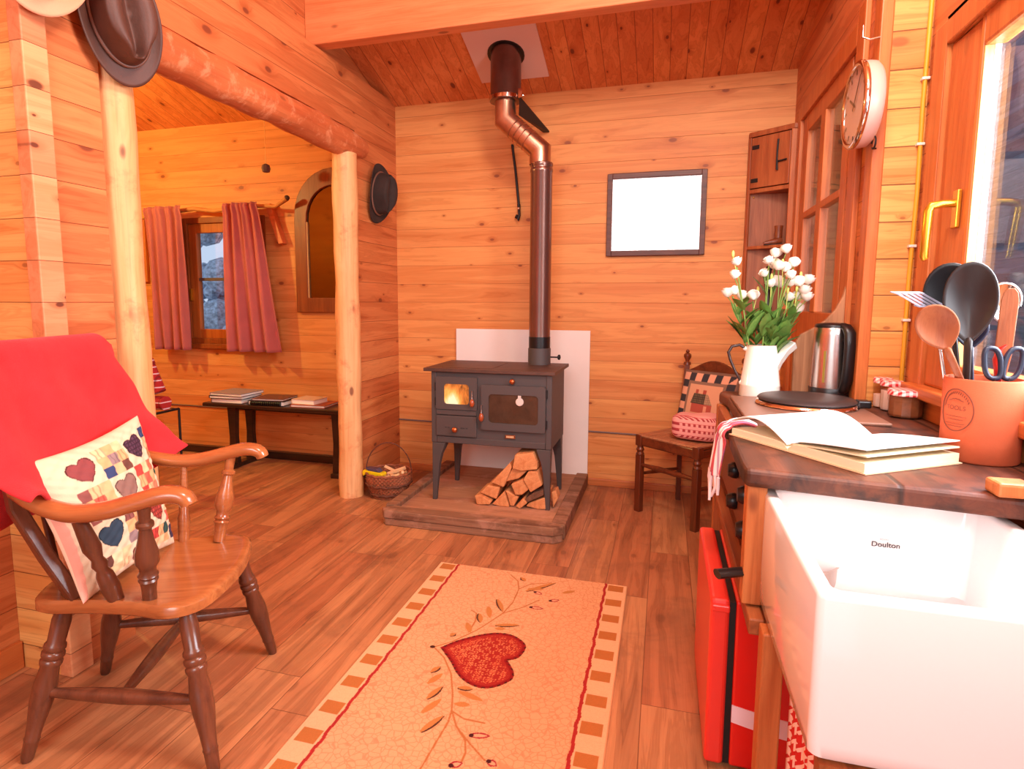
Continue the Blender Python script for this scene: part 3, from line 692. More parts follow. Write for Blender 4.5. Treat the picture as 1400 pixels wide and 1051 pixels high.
# base filling of the basket
solo('wood_shavings', MB().lathe([(0, .015), (.09, .015), (.125, .09), (.13, .112), (0, .118)], 20, Matrix.Translation((bx, by, 0))), kind_m, 'pale wood shavings filling the wicker basket', 'shavings', smooth=0)
bpy.data.objects['wood_shavings']['kind'] = 'stuff'
tc_ = (-1.815, 3.53, .135)
t = thing('toy_car', 'yellow toy sports car lying on the rim of the wicker basket', 'toy', tc_, math.radians(-8))
part('body', MB().prism([(-.075, .012), (.07, .012), (.078, .03), (.07, .042), (-.07, .05), (-.08, .035)], 'Y', -.03, .03), yellow_t, t, local=True, smooth=0, bevel=.004)
part('cabin', MB().prism([(-.035, .046), (.055, .044), (.03, .066), (-.06, .066)], 'Y', -.025, .025), plain('toy_window', (80,70,90), .2), t, local=True, smooth=0, bevel=.004)
for x in (-.045, .045):
    for y in (-.031, .031):
        part('wheel', MB().stick((x, y - .006, .013), (x, y + .006, .013), [(0, .013), (1, .013)], 14), black_pl, t, local=True, smooth=40)
# ------------------------------------------------------------------ rug
def seg_d(P, a, b):
    a = np.array(a); b = np.array(b); d = b - a; tt = np.clip(((P - a) @ d) / (d @ d), 0, 1)
    q = a + tt[:, None] * d
    return np.hypot(*(P - q).T), tt
RX0, RX1, RY0, RY1 = -1.027, -.125, .92, 2.697
NU, NV = 400, 780
rg = MB(); xs = np.linspace(RX0, RX1, NU + 1); ys = np.linspace(RY0, RY1, NV + 1)
GX, GY = np.meshgrid(xs, ys); P = np.stack([GX.ravel(), GY.ravel()], 1)
zt_ = .007 + .0006 * np.sin(P[:, 0] * 31) * np.sin(P[:, 1] * 23)
base = np.array(lin((224,162,116))); cols = np.tile(base, (len(P), 1)); cols[:, 3] = 1
def pen(mask, c, alpha=0.0):
    cols[mask, :3] = lin(c)[:3]; cols[mask, 3] = alpha
ex = np.minimum(P[:, 0] - RX0, RX1 - P[:, 0])
ph = ((P[:, 1] - 2.629 + 10 * .134) / .134) % 1.0
wob = .004 * np.sin(P[:, 1] * 90) + .003 * np.sin(P[:, 1] * 47)
pen(ex < .086, (228,174,128), .15)
pen((ex < .080) & (ex > .012) & (ph < .43), (180,108,54), 0)
pen(np.abs(ex + wob * .4 - .092) < .006, (166,44,40), 0)
VINES = [[(-0.791, 1.991), (-0.738, 2.046), (-0.672, 2.147), (-0.637, 2.229), (-0.606, 2.304), (-0.588, 2.407), (-0.591, 2.531), (-0.614, 2.607), (-0.661, 2.658)], [(-0.606, 2.304), (-0.537, 2.377), (-0.483, 2.457)], [(-0.791, 1.991), (-0.731, 1.939), (-0.674, 1.856), (-0.632, 1.755), (-0.608, 1.679), (-0.6, 1.624), (-0.605, 1.533), (-0.609, 1.435), (-.62, 1.30)], [(-0.608, 1.679), (-0.57, 1.614), (-0.525, 1.565), (-0.509, 1.52), (-0.508, 1.48)], [(-0.57, 1.614), (-0.505, 1.554), (-0.447, 1.506)], [(-0.601, 1.672), (-0.557, 1.651), (-0.491, 1.651)], [(-0.699, 2.124), (-0.697, 2.211), (-0.712, 2.273), (-0.74, 2.291)], [(-0.591, 2.531), (-0.549, 2.594), (-0.461, 2.631)]]
LEAVES = [(-0.656, 2.405, -0.611, 2.32), (-0.677, 2.335, -0.65, 2.258), (-0.697, 2.269, -0.675, 2.209), (-0.724, 2.187, -0.691, 2.127), (-0.606, 2.206, -0.52, 2.232), (-0.6, 2.184, -0.567, 2.189), (-0.552, 2.523, -0.443, 2.636), (-0.547, 2.544, -0.485, 2.562), (-0.743, 1.848, -0.726, 1.883), (-0.73, 1.787, -0.704, 1.847), (-0.703, 1.713, -0.679, 1.779), (-0.693, 1.644, -0.66, 1.72), (-0.663, 1.564, -0.625, 1.645), (-0.611, 1.772, -0.527, 1.749), (-0.621, 1.791, -0.577, 1.798), (-0.604, 1.711, -0.562, 1.718), (-0.756, 2.085, -0.746, 2.103), (-0.391, 2.551, -0.346, 2.584), (-0.603, 2.642, -0.582, 2.616)]
BUDS = [(-0.515, 2.524, -0.485, 2.513), (-0.504, 2.387, -0.455, 2.387), (-0.435, 2.465, -0.402, 2.481), (-0.514, 1.59, -0.463, 1.601), (-0.532, 1.461, -0.507, 1.477), (-0.435, 1.506, -0.412, 1.497)]
for v in VINES:
    for a, b in zip(v[:-1], v[1:]):
        d, _ = seg_d(P, a, b); pen(d < .0030, (178,108,60))
for i, (x0, y0, x1, y1) in enumerate(LEAVES):
    d, tt = seg_d(P, (x0, y0), (x1, y1)); w = .0125 * np.sin(np.clip(tt * .85 + .12, 0, 1) * PI) ** .7
    pen(d < w, (190,122,64), .3)
    n = np.array([y1 - y0, x0 - x1]); n = n / np.hypot(*n)
    side = (P - np.array([x0, y0])) @ n
    if i % 2 == 0: pen((d < w + .002) & (d > w * .55) & (side > .002), (84,50,36))
for x0, y0, x1, y1 in BUDS:
    d, tt = seg_d(P, (x0, y0), (x1, y1)); w = .013 * np.sin(np.clip(tt * .8 + .15, 0, 1) * PI) ** .6
    pen(d < w, (232,160,120), .3); pen((d < w) & (d > w - .006), (158,46,50))
    dd = np.hypot(P[:, 0] - x0, P[:, 1] - y0); pen(dd < .008, (74,30,30))
HEART = [(-0.768, 1.995), (-0.713, 2.068), (-0.613, 2.145), (-0.535, 2.158), (-0.478, 2.123), (-0.457, 2.081), (-0.469, 2.017), (-0.503, 1.987), (-0.466, 1.929), (-0.464, 1.877), (-0.519, 1.819), (-0.582, 1.814), (-0.646, 1.852), (-0.701, 1.922)]
def cr_spline(pts, k=8, sharp=()):
    n = len(pts); out = []
    for i in range(n):
        p0, p1, p2, p3 = [np.array(pts[(i + j - 1) % n]) for j in range(4)]
        if i in sharp: p0 = p1
        if (i + 1) % n in sharp: p3 = p2
        for q in range(k):
            u = q / k
            out.append(.5 * ((2*p1) + (-p0+p2)*u + (2*p0-5*p1+4*p2-p3)*u*u + (-p0+3*p1-3*p2+p3)*u**3))
    return np.array(out)
def inside(P, poly):
    r = np.zeros(len(P), bool); n = len(poly)
    for i in range(n):
        a = poly[i]; b = poly[(i + 1) % n]
        c = ((a[1] > P[:, 1]) != (b[1] > P[:, 1]))
        xx = (b[0]-a[0]) * (P[:, 1]-a[1]) / (b[1]-a[1] + 1e-12) + a[0]
        r ^= c & (P[:, 0] < xx)
    return r
hp_ = cr_spline(HEART, 8, (0, 7)); ins = inside(P, hp_)
dm = np.full(len(P), 9.0)
for i in range(len(hp_)):
    d, _ = seg_d(P, hp_[i], hp_[(i + 1) % len(hp_)]); dm = np.minimum(dm, d)
pen(ins, (160,42,34))
mot = np.sin(P[:, 0]*310 + 3*np.sin(P[:, 1]*140)) * np.sin(P[:, 1]*290 + 2*np.sin(P[:, 0]*170)) + .6 * rng.random(len(P))
pen(ins & (dm > .03) & (mot > .62), (222,128,82))
pen(ins & (dm > .02) & (dm < .06) & (mot > .95), (206,90,58))
pen(ins & (dm < .014), (138,26,26))
ang = np.arctan2(P[:, 1] - 1.99, P[:, 0] + .58)
pen(ins & (dm < .007) & (np.sin(ang * 40) > .2), (70,24,22))
dd = np.hypot(P[:, 0] + .797, P[:, 1] - 1.992); pen(dd < .010, (70,36,26))
cols[:, :3] *= (1 + .10 * (rng.random((len(P), 1)) - .5))
vs = np.stack([P[:, 0], P[:, 1], zt_], 1)
rg.v = [tuple(v) for v in vs.tolist()]
W_ = NU + 1
rg.f = [(j*W_+i, j*W_+i+1, (j+1)*W_+i+1, (j+1)*W_+i) for j in range(NV) for i in range(NU)]
rg.m = [0] * len(rg.f)
t = thing('rug', 'beige runner rug with a red heart and vine pattern on the wooden floor', 'rug', ((RX0+RX1)/2, (RY0+RY1)/2, 0))
rp = part('pile', rg, rug_p, t, keep=True, smooth=60)
set_print(rp, cols)
part('backing', MB().box(RX0 - .004, RX1 + .004, RY0, RY1 + .003, .0005, .0055), plain('rug_backing', (214,150,100), .95), t, smooth=0, bevel=.002)

# ------------------------------------------------------------------ windsor armchair
CH = thing('windsor_armchair', 'varnished wooden armchair with turned legs under a red throw', 'chair', (-1.52, 1.43, 0), math.atan2(.358, .934))
SZ = .475
def seatpoly():
    pts = [(-.235, -.15), (-.19, -.205), (-.06, -.215), (.06, -.235), (.17, -.265), (.245, -.215), (.275, -.08), (.28, 0), (.275, .08), (.245, .215), (.17, .265), (.06, .235), (-.06, .215), (-.19, .205), (-.235, .15), (-.245, 0)]
    return [tuple(p) for p in cr_spline(pts, 4)]
sp_ = seatpoly()
def seatmesh():
    mb = MB(); n = len(sp_); rings = []
    for s_, z in ((0.0, SZ - .016), (.35, SZ - .014), (.7, SZ - .008), (.9, SZ - .001), (.97, SZ), (1.0, SZ - .008), (1.0, SZ - .034), (.96, SZ - .042), (.0, SZ - .042)):
        rings.append([(p[0] * s_, p[1] * s_, z) for p in sp_])
    vs = [v for r in rings for v in r]
    fs = [(j*n+i, j*n+(i+1) % n, (j+1)*n+(i+1) % n, (j+1)*n+i) for j in range(len(rings) - 1) for i in range(n)]
    return mb.add(vs, fs)
part('seat', seatmesh(), chair_m, CH, local=True, smooth=50)
legp = [(0, .014), (.03, .017), (.13, .019), (.145, .021), (.155, .019), (.24, .022), (.38, .030), (.48, .031), (.60, .024), (.625, .029), (.645, .029), (.655, .025), (.675, .030), (.695, .030), (.705, .025), (.725, .029), (.745, .028), (.76, .023), (.9, .025), (1, .019)]
FT = [((-.268, -.204, 0), (-.165, -.145, SZ - .04)), ((.28, -.29, 0), (.19, -.20, SZ - .04)), ((.285, .285, 0), (.20, .20, SZ - .04)), ((-.268, .204, 0), (-.165, .145, SZ - .04))]
for a, b in FT: part('leg', MB().stick(a, b, legp, 18), chair_d, CH, local=True, smooth=50)
def along(k, z):
    a, b = FT[k]; f_ = z / (SZ - .04); return tuple(a[i] + (b[i] - a[i]) * f_ for i in range(3))
strp = [(0, .012), (.1, .014), (.3, .019), (.5, .022), (.7, .019), (.9, .014), (1, .012)]
part('stretcher', MB().stick(along(0, .19), along(1, .19), strp, 14), chair_d, CH, local=True, smooth=50)
part('stretcher', MB().stick(along(3, .19), along(2, .19), strp, 14), chair_d, CH, local=True, smooth=50)
m0 = tuple((along(0, .19)[i] + along(1, .19)[i]) / 2 for i in range(3)); m1 = tuple((along(3, .19)[i] + along(2, .19)[i]) / 2 for i in range(3))
part('stretcher', MB().stick(m0, m1, strp, 14), chair_d, CH, local=True, smooth=50)
def armpath(s):
    return [(-.215, s*.225, .795), (-.16, s*.245, .778), (-.08, s*.258, .755), (0, s*.262, .742), (.08, s*.262, .748), (.16, s*.255, .768), (.215, s*.25, .782), (.255, s*.247, .783), (.28, s*.246, .772), (.288, s*.246, .756)]
def armspline(s):
    p = armpath(s); out = []
    for i in range(len(p) - 1):
        p0 = np.array(p[max(i-1, 0)]); p1 = np.array(p[i]); p2 = np.array(p[i+1]); p3 = np.array(p[min(i+2, len(p)-1)])
        for q in range(4):
            u = q/4; out.append(tuple(.5*((2*p1)+(-p0+p2)*u+(2*p0-5*p1+4*p2-p3)*u*u+(-p0+3*p1-3*p2+p3)*u**3)))
    return out + [p[-1]]
for s in (-1, 1):
    pth = armspline(s) 
    if s < 0: pth = [(x - (.055 if x > 0 else .055 * max(0, 1 + x / .2)), y, z) for x, y, z in pth]
    n_ = len(pth)
    part('arm', MB().tube(pth, [.024 + .004 * math.sin(PI * i / n_) for i in range(n_)], 12, flat=(1.15, .85)), chair_l, CH, local=True, smooth=60)
    g = -.055 if s < 0 else 0
    bal = [(0, .019), (.12, .019), (.2, .022), (.23, .026), (.25, .022), (.28, .027), (.31, .021), (.36, .022), (.42, .031), (.52, .030), (.66, .020), (.78, .015), (.80, .023), (.83, .023), (.85, .015), (1, .017)]
    part('arm_support', MB().stick((.14 + g * .8, s*.205, SZ - .006), (.175 + g, s*.256, .755), bal, 18), chair_d if s < 0 else chair_l, CH, local=True, smooth=50)
    if s < 0: part('spindle', MB().stick((.005, -.20, SZ - .006), (-.055, -.256, .745), [(0, .020), (.15, .025), (.3, .022), (.36, .015), (.42, .021), (.48, .015), (.6, .024), (.8, .020), (1, .016)], 16), chair_d, CH, local=True, smooth=50)
    else: part('spindle', MB().stick((.02, .21, SZ - .006), (.015, .258, .738), [(0, .017), (.3, .020), (.36, .016), (.7, .013), (1, .010)], 16), chair_l, CH, local=True, smooth=50)
    # raked back post, square section
    pth = [(-.11 if s < 0 else -.16, s*.185, SZ - .006), (-.175 if s < 0 else -.19, s*.195, .60), (-.235, s*.205, .74), (-.25, s*.212, .93), (-.268, s*.215, 1.08)]
    part('back_post', MB().tube(pth, .026, 4, flat=(1.0, 1.0)), chair_d, CH, local=True, smooth=0, bevel=.006)
part('crest_rail', MB().tube([(-.268, -.235, 1.07), (-.285, -.1, 1.085), (-.29, 0, 1.09), (-.285, .1, 1.085), (-.268, .235, 1.07)], .025, 8, flat=(.6, 1.3)), chair_d, CH, local=True, smooth=50)
for yy in (-.1, -.035, .035, .1):
    part('lath', MB().tube([(-.20, yy, SZ - .006), (-.24, yy, .75), (-.285, yy, 1.07)], .010, 8), chair_d, CH, local=True, smooth=50)

# red throw
def throwfn(u, v):
    # u across (-1 near .. 1 far), v: 0 front hem .. .62 top .. 1 back hem
    l = -.33 + .68 * u; k = (l - .01) / .34
    top = 1.185 - .045 * max(0, abs(k) - .72) ** 2 * 12
    zfront = .70
    def fr(z): return -.15 - (z - .70) * .26 + .06 * max(0, k) ** 1.5 + .015 * math.sin(l * 9 + 1)
    wr = .007 * math.sin(l * 26 + z_seed(v)) + .005 * math.sin(v * 21 + l * 13)
    wrap = max(0, abs(k) - .62) / .38
    if v < .6:
        q = v / .6; z = zfront + (top - .05 - zfront) * q
        f = fr(z) + wr
        f -= .05 * wrap ** 2 * (q ** .5)
    elif v < .72:
        q = (v - .6) / .12; a = q * PI
        zc = top - .05; f0 = fr(zc); f = f0 - .042 * (1 - math.cos(a)) ; z = zc + .05 * math.sin(a)
        f += wr * .5 - .05 * wrap ** 2
    else:
        q = (v - .72) / .28; z = top - .05 - (top - .05 - .62) * q
        f = fr(top - .05) - .084 - .06 * q + wr - .04 * wrap ** 2
    # far edge falls forward over the far arm, near edge over the near arm
    if v < .6:
        e = max(0, k - .55) / .45; f += .10 * e * (1 - v / .6) ** 1.3
        e2 = max(0, -k - .35) / .65; f += .075 * e2 * (1 - v / .6); z += .12 * e2 * max(0, 1 - v / .25) - .03 * e2 * math.sin(l * 30) * max(0, 1 - v / .25)
        z += .07 * e * max(0, 1 - v / .3)
    l2 = l * (1 + .10 * (1 - min(1, v / .6)) - .06 * max(0, v / .6 - .7)) if v < .6 else l * .98
    if l2 > 0: l2 *= 1 + .12 * min(1, max(0, v - .1) / .35)
    f = max(f, (-.385 + .358 * l2) / .934)
    return (f, l2, z)
def z_seed(v): return 1.3 + 2.2 * v
solo_th = thing('throw_blanket', 'red fleece throw draped over the back of the wooden armchair', 'blanket', (-1.52, 1.43, 0), math.atan2(.358, .934))
part('fleece', MB().grid(throwfn, 46, 64), fleece, solo_th, local=True, smooth=60, solid=.012, subsurf=1)

# patchwork cushion
cu = thing('patchwork_cushion', 'patchwork cushion with fabric hearts leaning on the armchair seat', 'cushion', (-1.52, 1.43, 0), math.atan2(.358, .934))
NB = 190
def cush(front):
    vs = []
    BL = np.array((-.115, -.225, .472)); BR = np.array((-.05, .195, .472)); TL = np.array((-.235, -.262, .872)); TR = np.array((-.165, .235, .91))
    nrm = np.array((.93, 0, .33))
    for j in range(NB + 1):
        for i in range(NB + 1):
            u, v = i / NB, j / NB
            p = BL*(1-u)*(1-v) + BR*u*(1-v) + TL*(1-u)*v + TR*u*v
            pinch = .02 * (math.sin(PI*u) + 0) ; c = np.array((0, .5 - u, 0))
            # edges bow inwards between the corners
            p = p + (np.array((0, 1, 0)) * (.030 * math.sin(PI*v) * (1 - 2*u) ** 3)) + (TL - BL) / .41 * (.018 * math.sin(PI*u) * (1 - 2*v) ** 3)
            h = .068 * (max(0, math.sin(PI*u)) * max(0, math.sin(PI*v))) ** .42
            q = .0022 * (math.sin(u * 60 + 3 * math.sin(v * 9)) * math.sin(v * 74)) * min(1, h * 40)
            p = p + nrm * ((h + q) if front else -h * .75) + np.array((.045, 0, .0))
            vs.append(tuple(p))
    return vs
PAL = [(196,70,62), (226,176,128), (140,84,78), (60,72,110), (58,84,78), (236,206,160), (176,128,88), (206,120,92), (150,126,124), (228,196,150), (110,70,60), (214,96,78)]
HC = {(0,0): (140,72,72), (2,0): (88,58,76), (1,1): (140,106,96), (3,1): (52,84,62), (0,2): (54,70,86), (2,2): (178,72,62), (1,3): (150,70,60), (3,3): (70,60,80)}
def hshape(x, y):  # x,y in -1..1, y up
    y = y * 1.15 + .12; x = x * 1.12
    return (x*x + y*y - .55) ** 3 - 1.25 * x*x*y**3 < 0
cc = np.zeros(((NB+1)**2, 4)); k = 0
R_ = random.Random(3); chk = {}
for j in range(NB + 1):
    for i in range(NB + 1):
        u, v = i / NB, 1 - j / NB     # v from the top
        c = (226, 200, 168)
        a, b = (u - .155) / .243, (v - .075) / .243
        if a >= 0 and b >= 0 and b < 3.6:
            ci, cj = int(a), int(b); fa, fb = a - ci, b - cj
            if (ci + cj) % 2 == 0:
                x, y = (fa - .5) * 1.95, (.5 - fb) * 1.95
                x, y = x * .985 + y * .17, y * .985 - x * .17
                if hshape(x, y):
                    c = HC.get((ci, cj), (140,80,76))
                    pl_ = ((ci + cj * 2) % 4 == 2)
                    if pl_ and (int(fa * 24) % 3 == 0 or int(fb * 24) % 3 == 0): c = tuple(int(x_ * .72) for x_ in c)
                    if not hshape(x * 1.09, y * 1.09): c = tuple(int(x_ * .6) for x_ in c)
            else:
                key = (ci, cj, int(fa * 3), int(fb * 3))
                if key not in chk: chk[key] = R_.choice(PAL) if (key[2] + key[3]) % 2 == 0 else R_.choice([(246,214,170), (240,196,150), (232,180,134), (226,170,120)])
                c = chk[key]
                if hash(key) % 3 == 0 and (int(fa * 27) % 4 == 0): c = tuple(int(x_ * .8) for x_ in c)
        elif u < .03: c = (236, 170, 150)
        cc[k] = lin(c); k += 1
fv_, bv_ = cush(True), cush(False)
mb = MB(); W_ = NB + 1
mb.v = fv_ + bv_
nf = W_ * W_
mb.f = [(j*W_+i, j*W_+i+1, (j+1)*W_+i+1, (j+1)*W_+i) for j in range(NB) for i in range(NB)]
mb.f += [(nf+j*W_+i, nf+(j+1)*W_+i, nf+(j+1)*W_+i+1, nf+j*W_+i+1) for j in range(NB) for i in range(NB)]
bd_ = [i for i in range(NB)] + [j*W_+NB for j in range(NB)] + [NB*W_+i for i in range(NB, 0, -1)] + [j*W_ for j in range(NB, 0, -1)]
mb.f += [(bd_[i], bd_[(i+1) % len(bd_)], nf+bd_[(i+1) % len(bd_)], nf+bd_[i]) for i in range(len(bd_))]
mb.m = [0] * len(mb.f)
co_ = part('cover', mb, cloth_p, cu, local=True, keep=True, smooth=80)
bc = np.tile(np.array(lin((240,214,184))), (nf, 1))
set_print(co_, np.concatenate([cc, bc]))
# ------------------------------------------------------------------ hats
def hat(name, label, c, tilt, ry, rz, ch, mat, band, crease=.03, roll=0, brimcurl=.03):
    t = thing(name, label, 'hat', c)
    M = Matrix.Translation(Vector(c)) @ Matrix.Rotation(tilt[1], 4, 'Z') @ Matrix.Rotation(tilt[0], 4, 'Y') @ Matrix.Rotation(roll, 4, 'X')
    # local axis: +X out of the wall, crown along +X, long axis Z
    def brim(u, v):
        a = 2*PI*u; s = .60 + .40 * v
        y, z = ry * s * math.cos(a), rz * s * math.sin(a)
        x = brimcurl * (v ** 1.6) * (math.cos(a) ** 2) - .012 * v * math.sin(a) ** 2
        return M @ Vector((x, y, z))
    part('brim', MB().grid(brim, 56, 8), mat, t, smooth=60, solid=.005)
    def crown(u, v):
        a = 2*PI*u
        if v < .7:
            q = v / .7; s = .70 - .10 * q ** 2; x = ch * q
        else:
            q = (v - .7) / .3; s = .60 * (1 - q ** 1.5); x = ch + .012 * math.sin(q * PI)
        y, z = ry * s * math.cos(a) , rz * s * math.sin(a)
        if v >= .6:
            kk = min(1, (v - .6) / .15)
            x -= kk * crease * math.exp(-(y / (ry * .17)) ** 2) * (1 - .2 * q)
            fr = max(0, -math.sin(a)) * max(0, s)
        # front pinch near the lower end
        pin = math.exp(-((z + rz * .50) / (rz * .16)) ** 2)
        y *= 1 - .30 * pin * min(1, v / .7)
        return M @ Vector((x, y, z))
    part('crown', MB().grid(crown, 64, 30), mat, t, smooth=70)
    if band:
        pts = [M @ Vector((.012, ry * .705 * math.cos(2*PI*i/48), rz * .705 * math.sin(2*PI*i/48))) for i in range(48)]
        part('hat_band', MB().tube(pts, .007, 8, closed=True), band, t, smooth=60)
    return t
hat('leather_hat', 'large brown leather hat hanging at the top above the left log post', (-1.865, 1.775, 2.285), (math.radians(8), math.radians(-22)), .135, .225, .11, hat_br, plain('hat_seam', (112,74,60), .5), .05, math.radians(13), .02)
hat('felt_hat', 'small dark brown felt hat hanging by the room corner beside the flue wall', (-1.905, 3.845, 2.03), (math.radians(4), math.radians(-10)), .128, .20, .10, hat_bl, plain('hat_cord', (110,70,54), .6), .035, math.radians(-4), .03)
hat('straw_hat', 'pale tan hat hanging at the very top left, only its brim showing', (-1.86, 1.495, 2.365), (math.radians(6), math.radians(-20)), .145, .19, .09, hat_tan, None, .03, 0, .02)
for (y, z, nm) in ((1.735, 2.36, 'large brown leather hat'), (3.845, 2.10, 'small dark felt hat'), (1.50, 2.45, 'pale tan hat')):
    solo('hat_peg', MB().stick((XL + (.02 if y < 1.56 else 0), y, z), (XL + .055, y, z + .01), [(0, .008), (1, .008)], 8), frame_m, 'wooden peg holding the ' + nm, 'peg', smooth=40)

# ------------------------------------------------------------------ alcove
yb = D - .10
rod = [(x_ * .973, y_, z_ - .005) for x_, y_, z_ in [(-4.36, yb, 1.985), (-4.2, yb, 2.02), (-3.95, yb + .01, 2.035), (-3.8, yb, 2.045), (-3.6, yb, 2.02), (-3.45, yb, 2.03), (-3.2, yb, 2.045), (-3.0, yb - .01, 2.03), (-2.93, yb - .02, 2.06), (-2.88, yb - .03, 2.085)]]
t = thing('curtain_rod', 'crooked natural branch used as the curtain rod over the alcove window', 'rod', (-3.6, yb, 1.98))
part('branch', MB().tube(rod, [.014, .016, .017, .018, .016, .017, .016, .014, .016, .022], 10), timber('branch_wood', (226,160,90), (186,112,56), 'X', .8, .6), t, smooth=60)
part('cut_end', MB().ball((-2.80, yb - .031, 2.082), (.02, .02, .02), 10, 8), plain('cut_end_dark', (90,62,50), .8), t, smooth=60)
for x in (-4.18, -2.985):
    part('bracket', MB().prism([(x - .07 , 2.06), (x - .02, 2.06), (x + .09, 1.75), (x + .045, 1.745)], 'Y', yb + .035, D - .002) if x > -4 else MB().prism([(x - .05, 2.0), (x + .0, 2.0), (x + .03, 1.80), (x - .01, 1.80)], 'Y', yb + .035, D - .002), beam_m, t, smooth=0, bevel=.004)
def curtain(x0, x1, xb0, xb1, ph):
    def fn(u, v):
        z = 2.06 - (2.06 - .895) * v
        xa = x0 + (x1 - x0) * u; xb = xb0 + (xb1 - xb0) * u
        x = xa + (xb - xa) * v ** .8
        g = .008 * math.sin(u * 60 + ph) * (1 - v) + (.014 + .022 * v) * math.sin(u * 25 + ph + .8 * math.sin(v * 3)) + .01 * math.sin(u * 11 + v * 2)
        y = yb - .024 + g * 1.0 - .02
        if v < .06: y += -.012 * math.sin(v / .06 * PI)
        return (x, y - .012, z)
    return MB().grid(fn, 90, 40)
solo('curtain', curtain(-4.155, -3.765, -4.13, -3.755, .4), curtain_m, 'narrow dusty pink curtain left of the alcove window', 'curtain', group='alcove curtains', smooth=80, solid=.003)
solo('curtain', curtain(-3.38, -3.055, -3.41, -2.905, 1.9), curtain_m, 'wider dusty pink curtain right of the alcove window', 'curtain', group='alcove curtains', smooth=80, solid=.003)

# mirror with arched top
mx, hw, zb, zs = -2.465, .345, 1.21, 1.93
def arch(hw, zb, zs, rise, n=14):
    o = [(mx - hw, zb), (mx + hw, zb)]
    for i in range(n + 1):
        a = PI * i / n
        o.append((mx + hw * math.cos(a), zs + rise * math.sin(a) ** .9))
    return o
t = thing('arched_mirror', 'arched mirror in a broad brown wooden frame on the alcove wall', 'mirror', (mx, D - .02, zb))
A_, B_ = arch(hw, zb, zs, .38), arch(hw - .105, zb + .115, zs - .02, .27); n = len(A_)
vs = [(x, D - .035, z) for x, z in A_] + [(x, D - .035, z) for x, z in B_] + [(x, D - .002, z) for x, z in A_] + [(x, D - .002, z) for x, z in B_]
fs = []
for i in range(n):
    j = (i + 1) % n
    fs += [(i, j, n+j, n+i), (2*n+i, 3*n+i, 3*n+j, 2*n+j), (i, 2*n+i, 2*n+j, j), (n+i, n+j, 3*n+j, 3*n+i)]
part('frame', MB().add(vs, fs), timber('mirror_frame', (150,78,36), (120,56,26), 'Z', .8, .4, .1), t, smooth=30, bevel=.004)
part('bevel_strip', MB().box(mx - hw + .103, mx - hw + .112, D - .03, D - .012, zb + .115, zs - .02), plain('light_strip', (232,190,130), .4), t, smooth=0)
part('glass', MB().prism(arch(hw - .10, zb + .11, zs - .02, .275), 'Y', D - .014, D - .008), mirror_m, t, smooth=0)

solo('wall_picture', MB().box(-4.56, -4.275, D - .03, D - .002, 1.46, 2.0).box(-4.51, -4.32, D - .033, D - .03, 1.50, 1.95), [frame_m], 'narrow brown framed panel at the left end of the alcove wall', 'picture', smooth=0, bevel=.004)
t = thing('hanging_charm', 'small dark bell charm hanging on a thin string in the alcove', 'charm', (-2.75, 3.85, 2.10))
cx, cy, cz = -2.835, 3.90, 2.262
t.location = (cx, cy, cz); INV[t.name] = Matrix.Translation(Vector((cx, cy, cz))).inverted()
part('string', MB().stick((cx, cy, cz + .03), (cx, cy, roofz(cy)), [(0, .0022), (1, .0022)], 6), plain('string', (236,200,140), .8), t, smooth=0)
part('charm', MB().lathe([(.012, -.03), (.026, -.025), (.032, 0), (.026, .022), (.008, .032)], 8, Matrix.Translation((cx, cy, cz))), plain('charm_stone', (96,64,60), .5, var=.4, vscale=30), t, smooth=30)

# bench with books
BZ = .515
t = thing('bench', 'long black oak bench against the alcove wall carrying books', 'bench', (-2.8, 3.97, 0))
part('top', MB().box(-3.43, -2.2, 3.81, 4.14, BZ - .03, BZ), bench_m, t, smooth=0, bevel=.008)
for x in (-3.2, -2.29):
    part('foot', MB().box(x - .035, x + .035, 3.82, 4.15, 0, .035), bench_m, t, smooth=0, bevel=.006)
    for y in (3.88, 4.08):
        part('leg', MB().prism([(x - .04, .03), (x + .04, .03), (x + .028, .25), (x + .04, BZ - .03), (x - .04, BZ - .03), (x - .028, .25)], 'Y', y - .022, y + .022), bench_m, t, smooth=0, bevel=.004)
part('apron', MB().box(-3.3, -2.3, 3.955, 3.985, BZ - .07, BZ - .03), bench_m, t, smooth=0)
def book(name, label, x0, x1, y0, y1, z0, th, cov, rot=0, spiral=False):
    cx, cy = (x0+x1)/2, (y0+y1)/2; hx, hy = (x1-x0)/2, (y1-y0)/2
    t = thing(name, label, 'book', (cx, cy, z0), math.radians(rot), 'books on the alcove bench')
    c = .003
    part('cover', MB().box(-hx, hx, -hy, hy, 0, c).box(-hx, hx, -hy, hy, th - c, th).box(-hx, -hx + c, -hy, hy, c, th - c), cov, t, local=True, smooth=0)
    part('pages', MB().box(-hx + c, hx - .006, -hy + .006, hy - .006, c, th - c), paper, t, local=True, smooth=0)
    if spiral:
        m = MB()
        for i in range(16): m.stick((-hx + .03 + i * (2*hx - .06) / 15, -hy - .004, th / 2), (-hx + .036 + i * (2*hx - .06) / 15, -hy - .004, th / 2), [(0, th * .5), (1, th * .5)], 10)
        part('spiral', m, black_pl, t, local=True, smooth=40)
    return BZ
book('book', 'thick book at the bottom of the left stack on the black bench', -3.36, -3.08, 3.83, 4.06, BZ + .0005, .035, brown_book)
book('book', 'black hardback second from bottom in the left stack on the bench', -3.37, -3.07, 3.82, 4.07, BZ + .036, .022, black_book, 2)
book('book', 'grey book on top of the left stack on the bench', -3.36, -3.06, 3.82, 4.08, BZ + .0585, .02, grey_book, -3)
book('notebook', 'spiral bound notebook lying in the middle of the black bench', -3.02, -2.72, 3.825, 4.05, BZ + .0005, .034, black_book, 4, True)
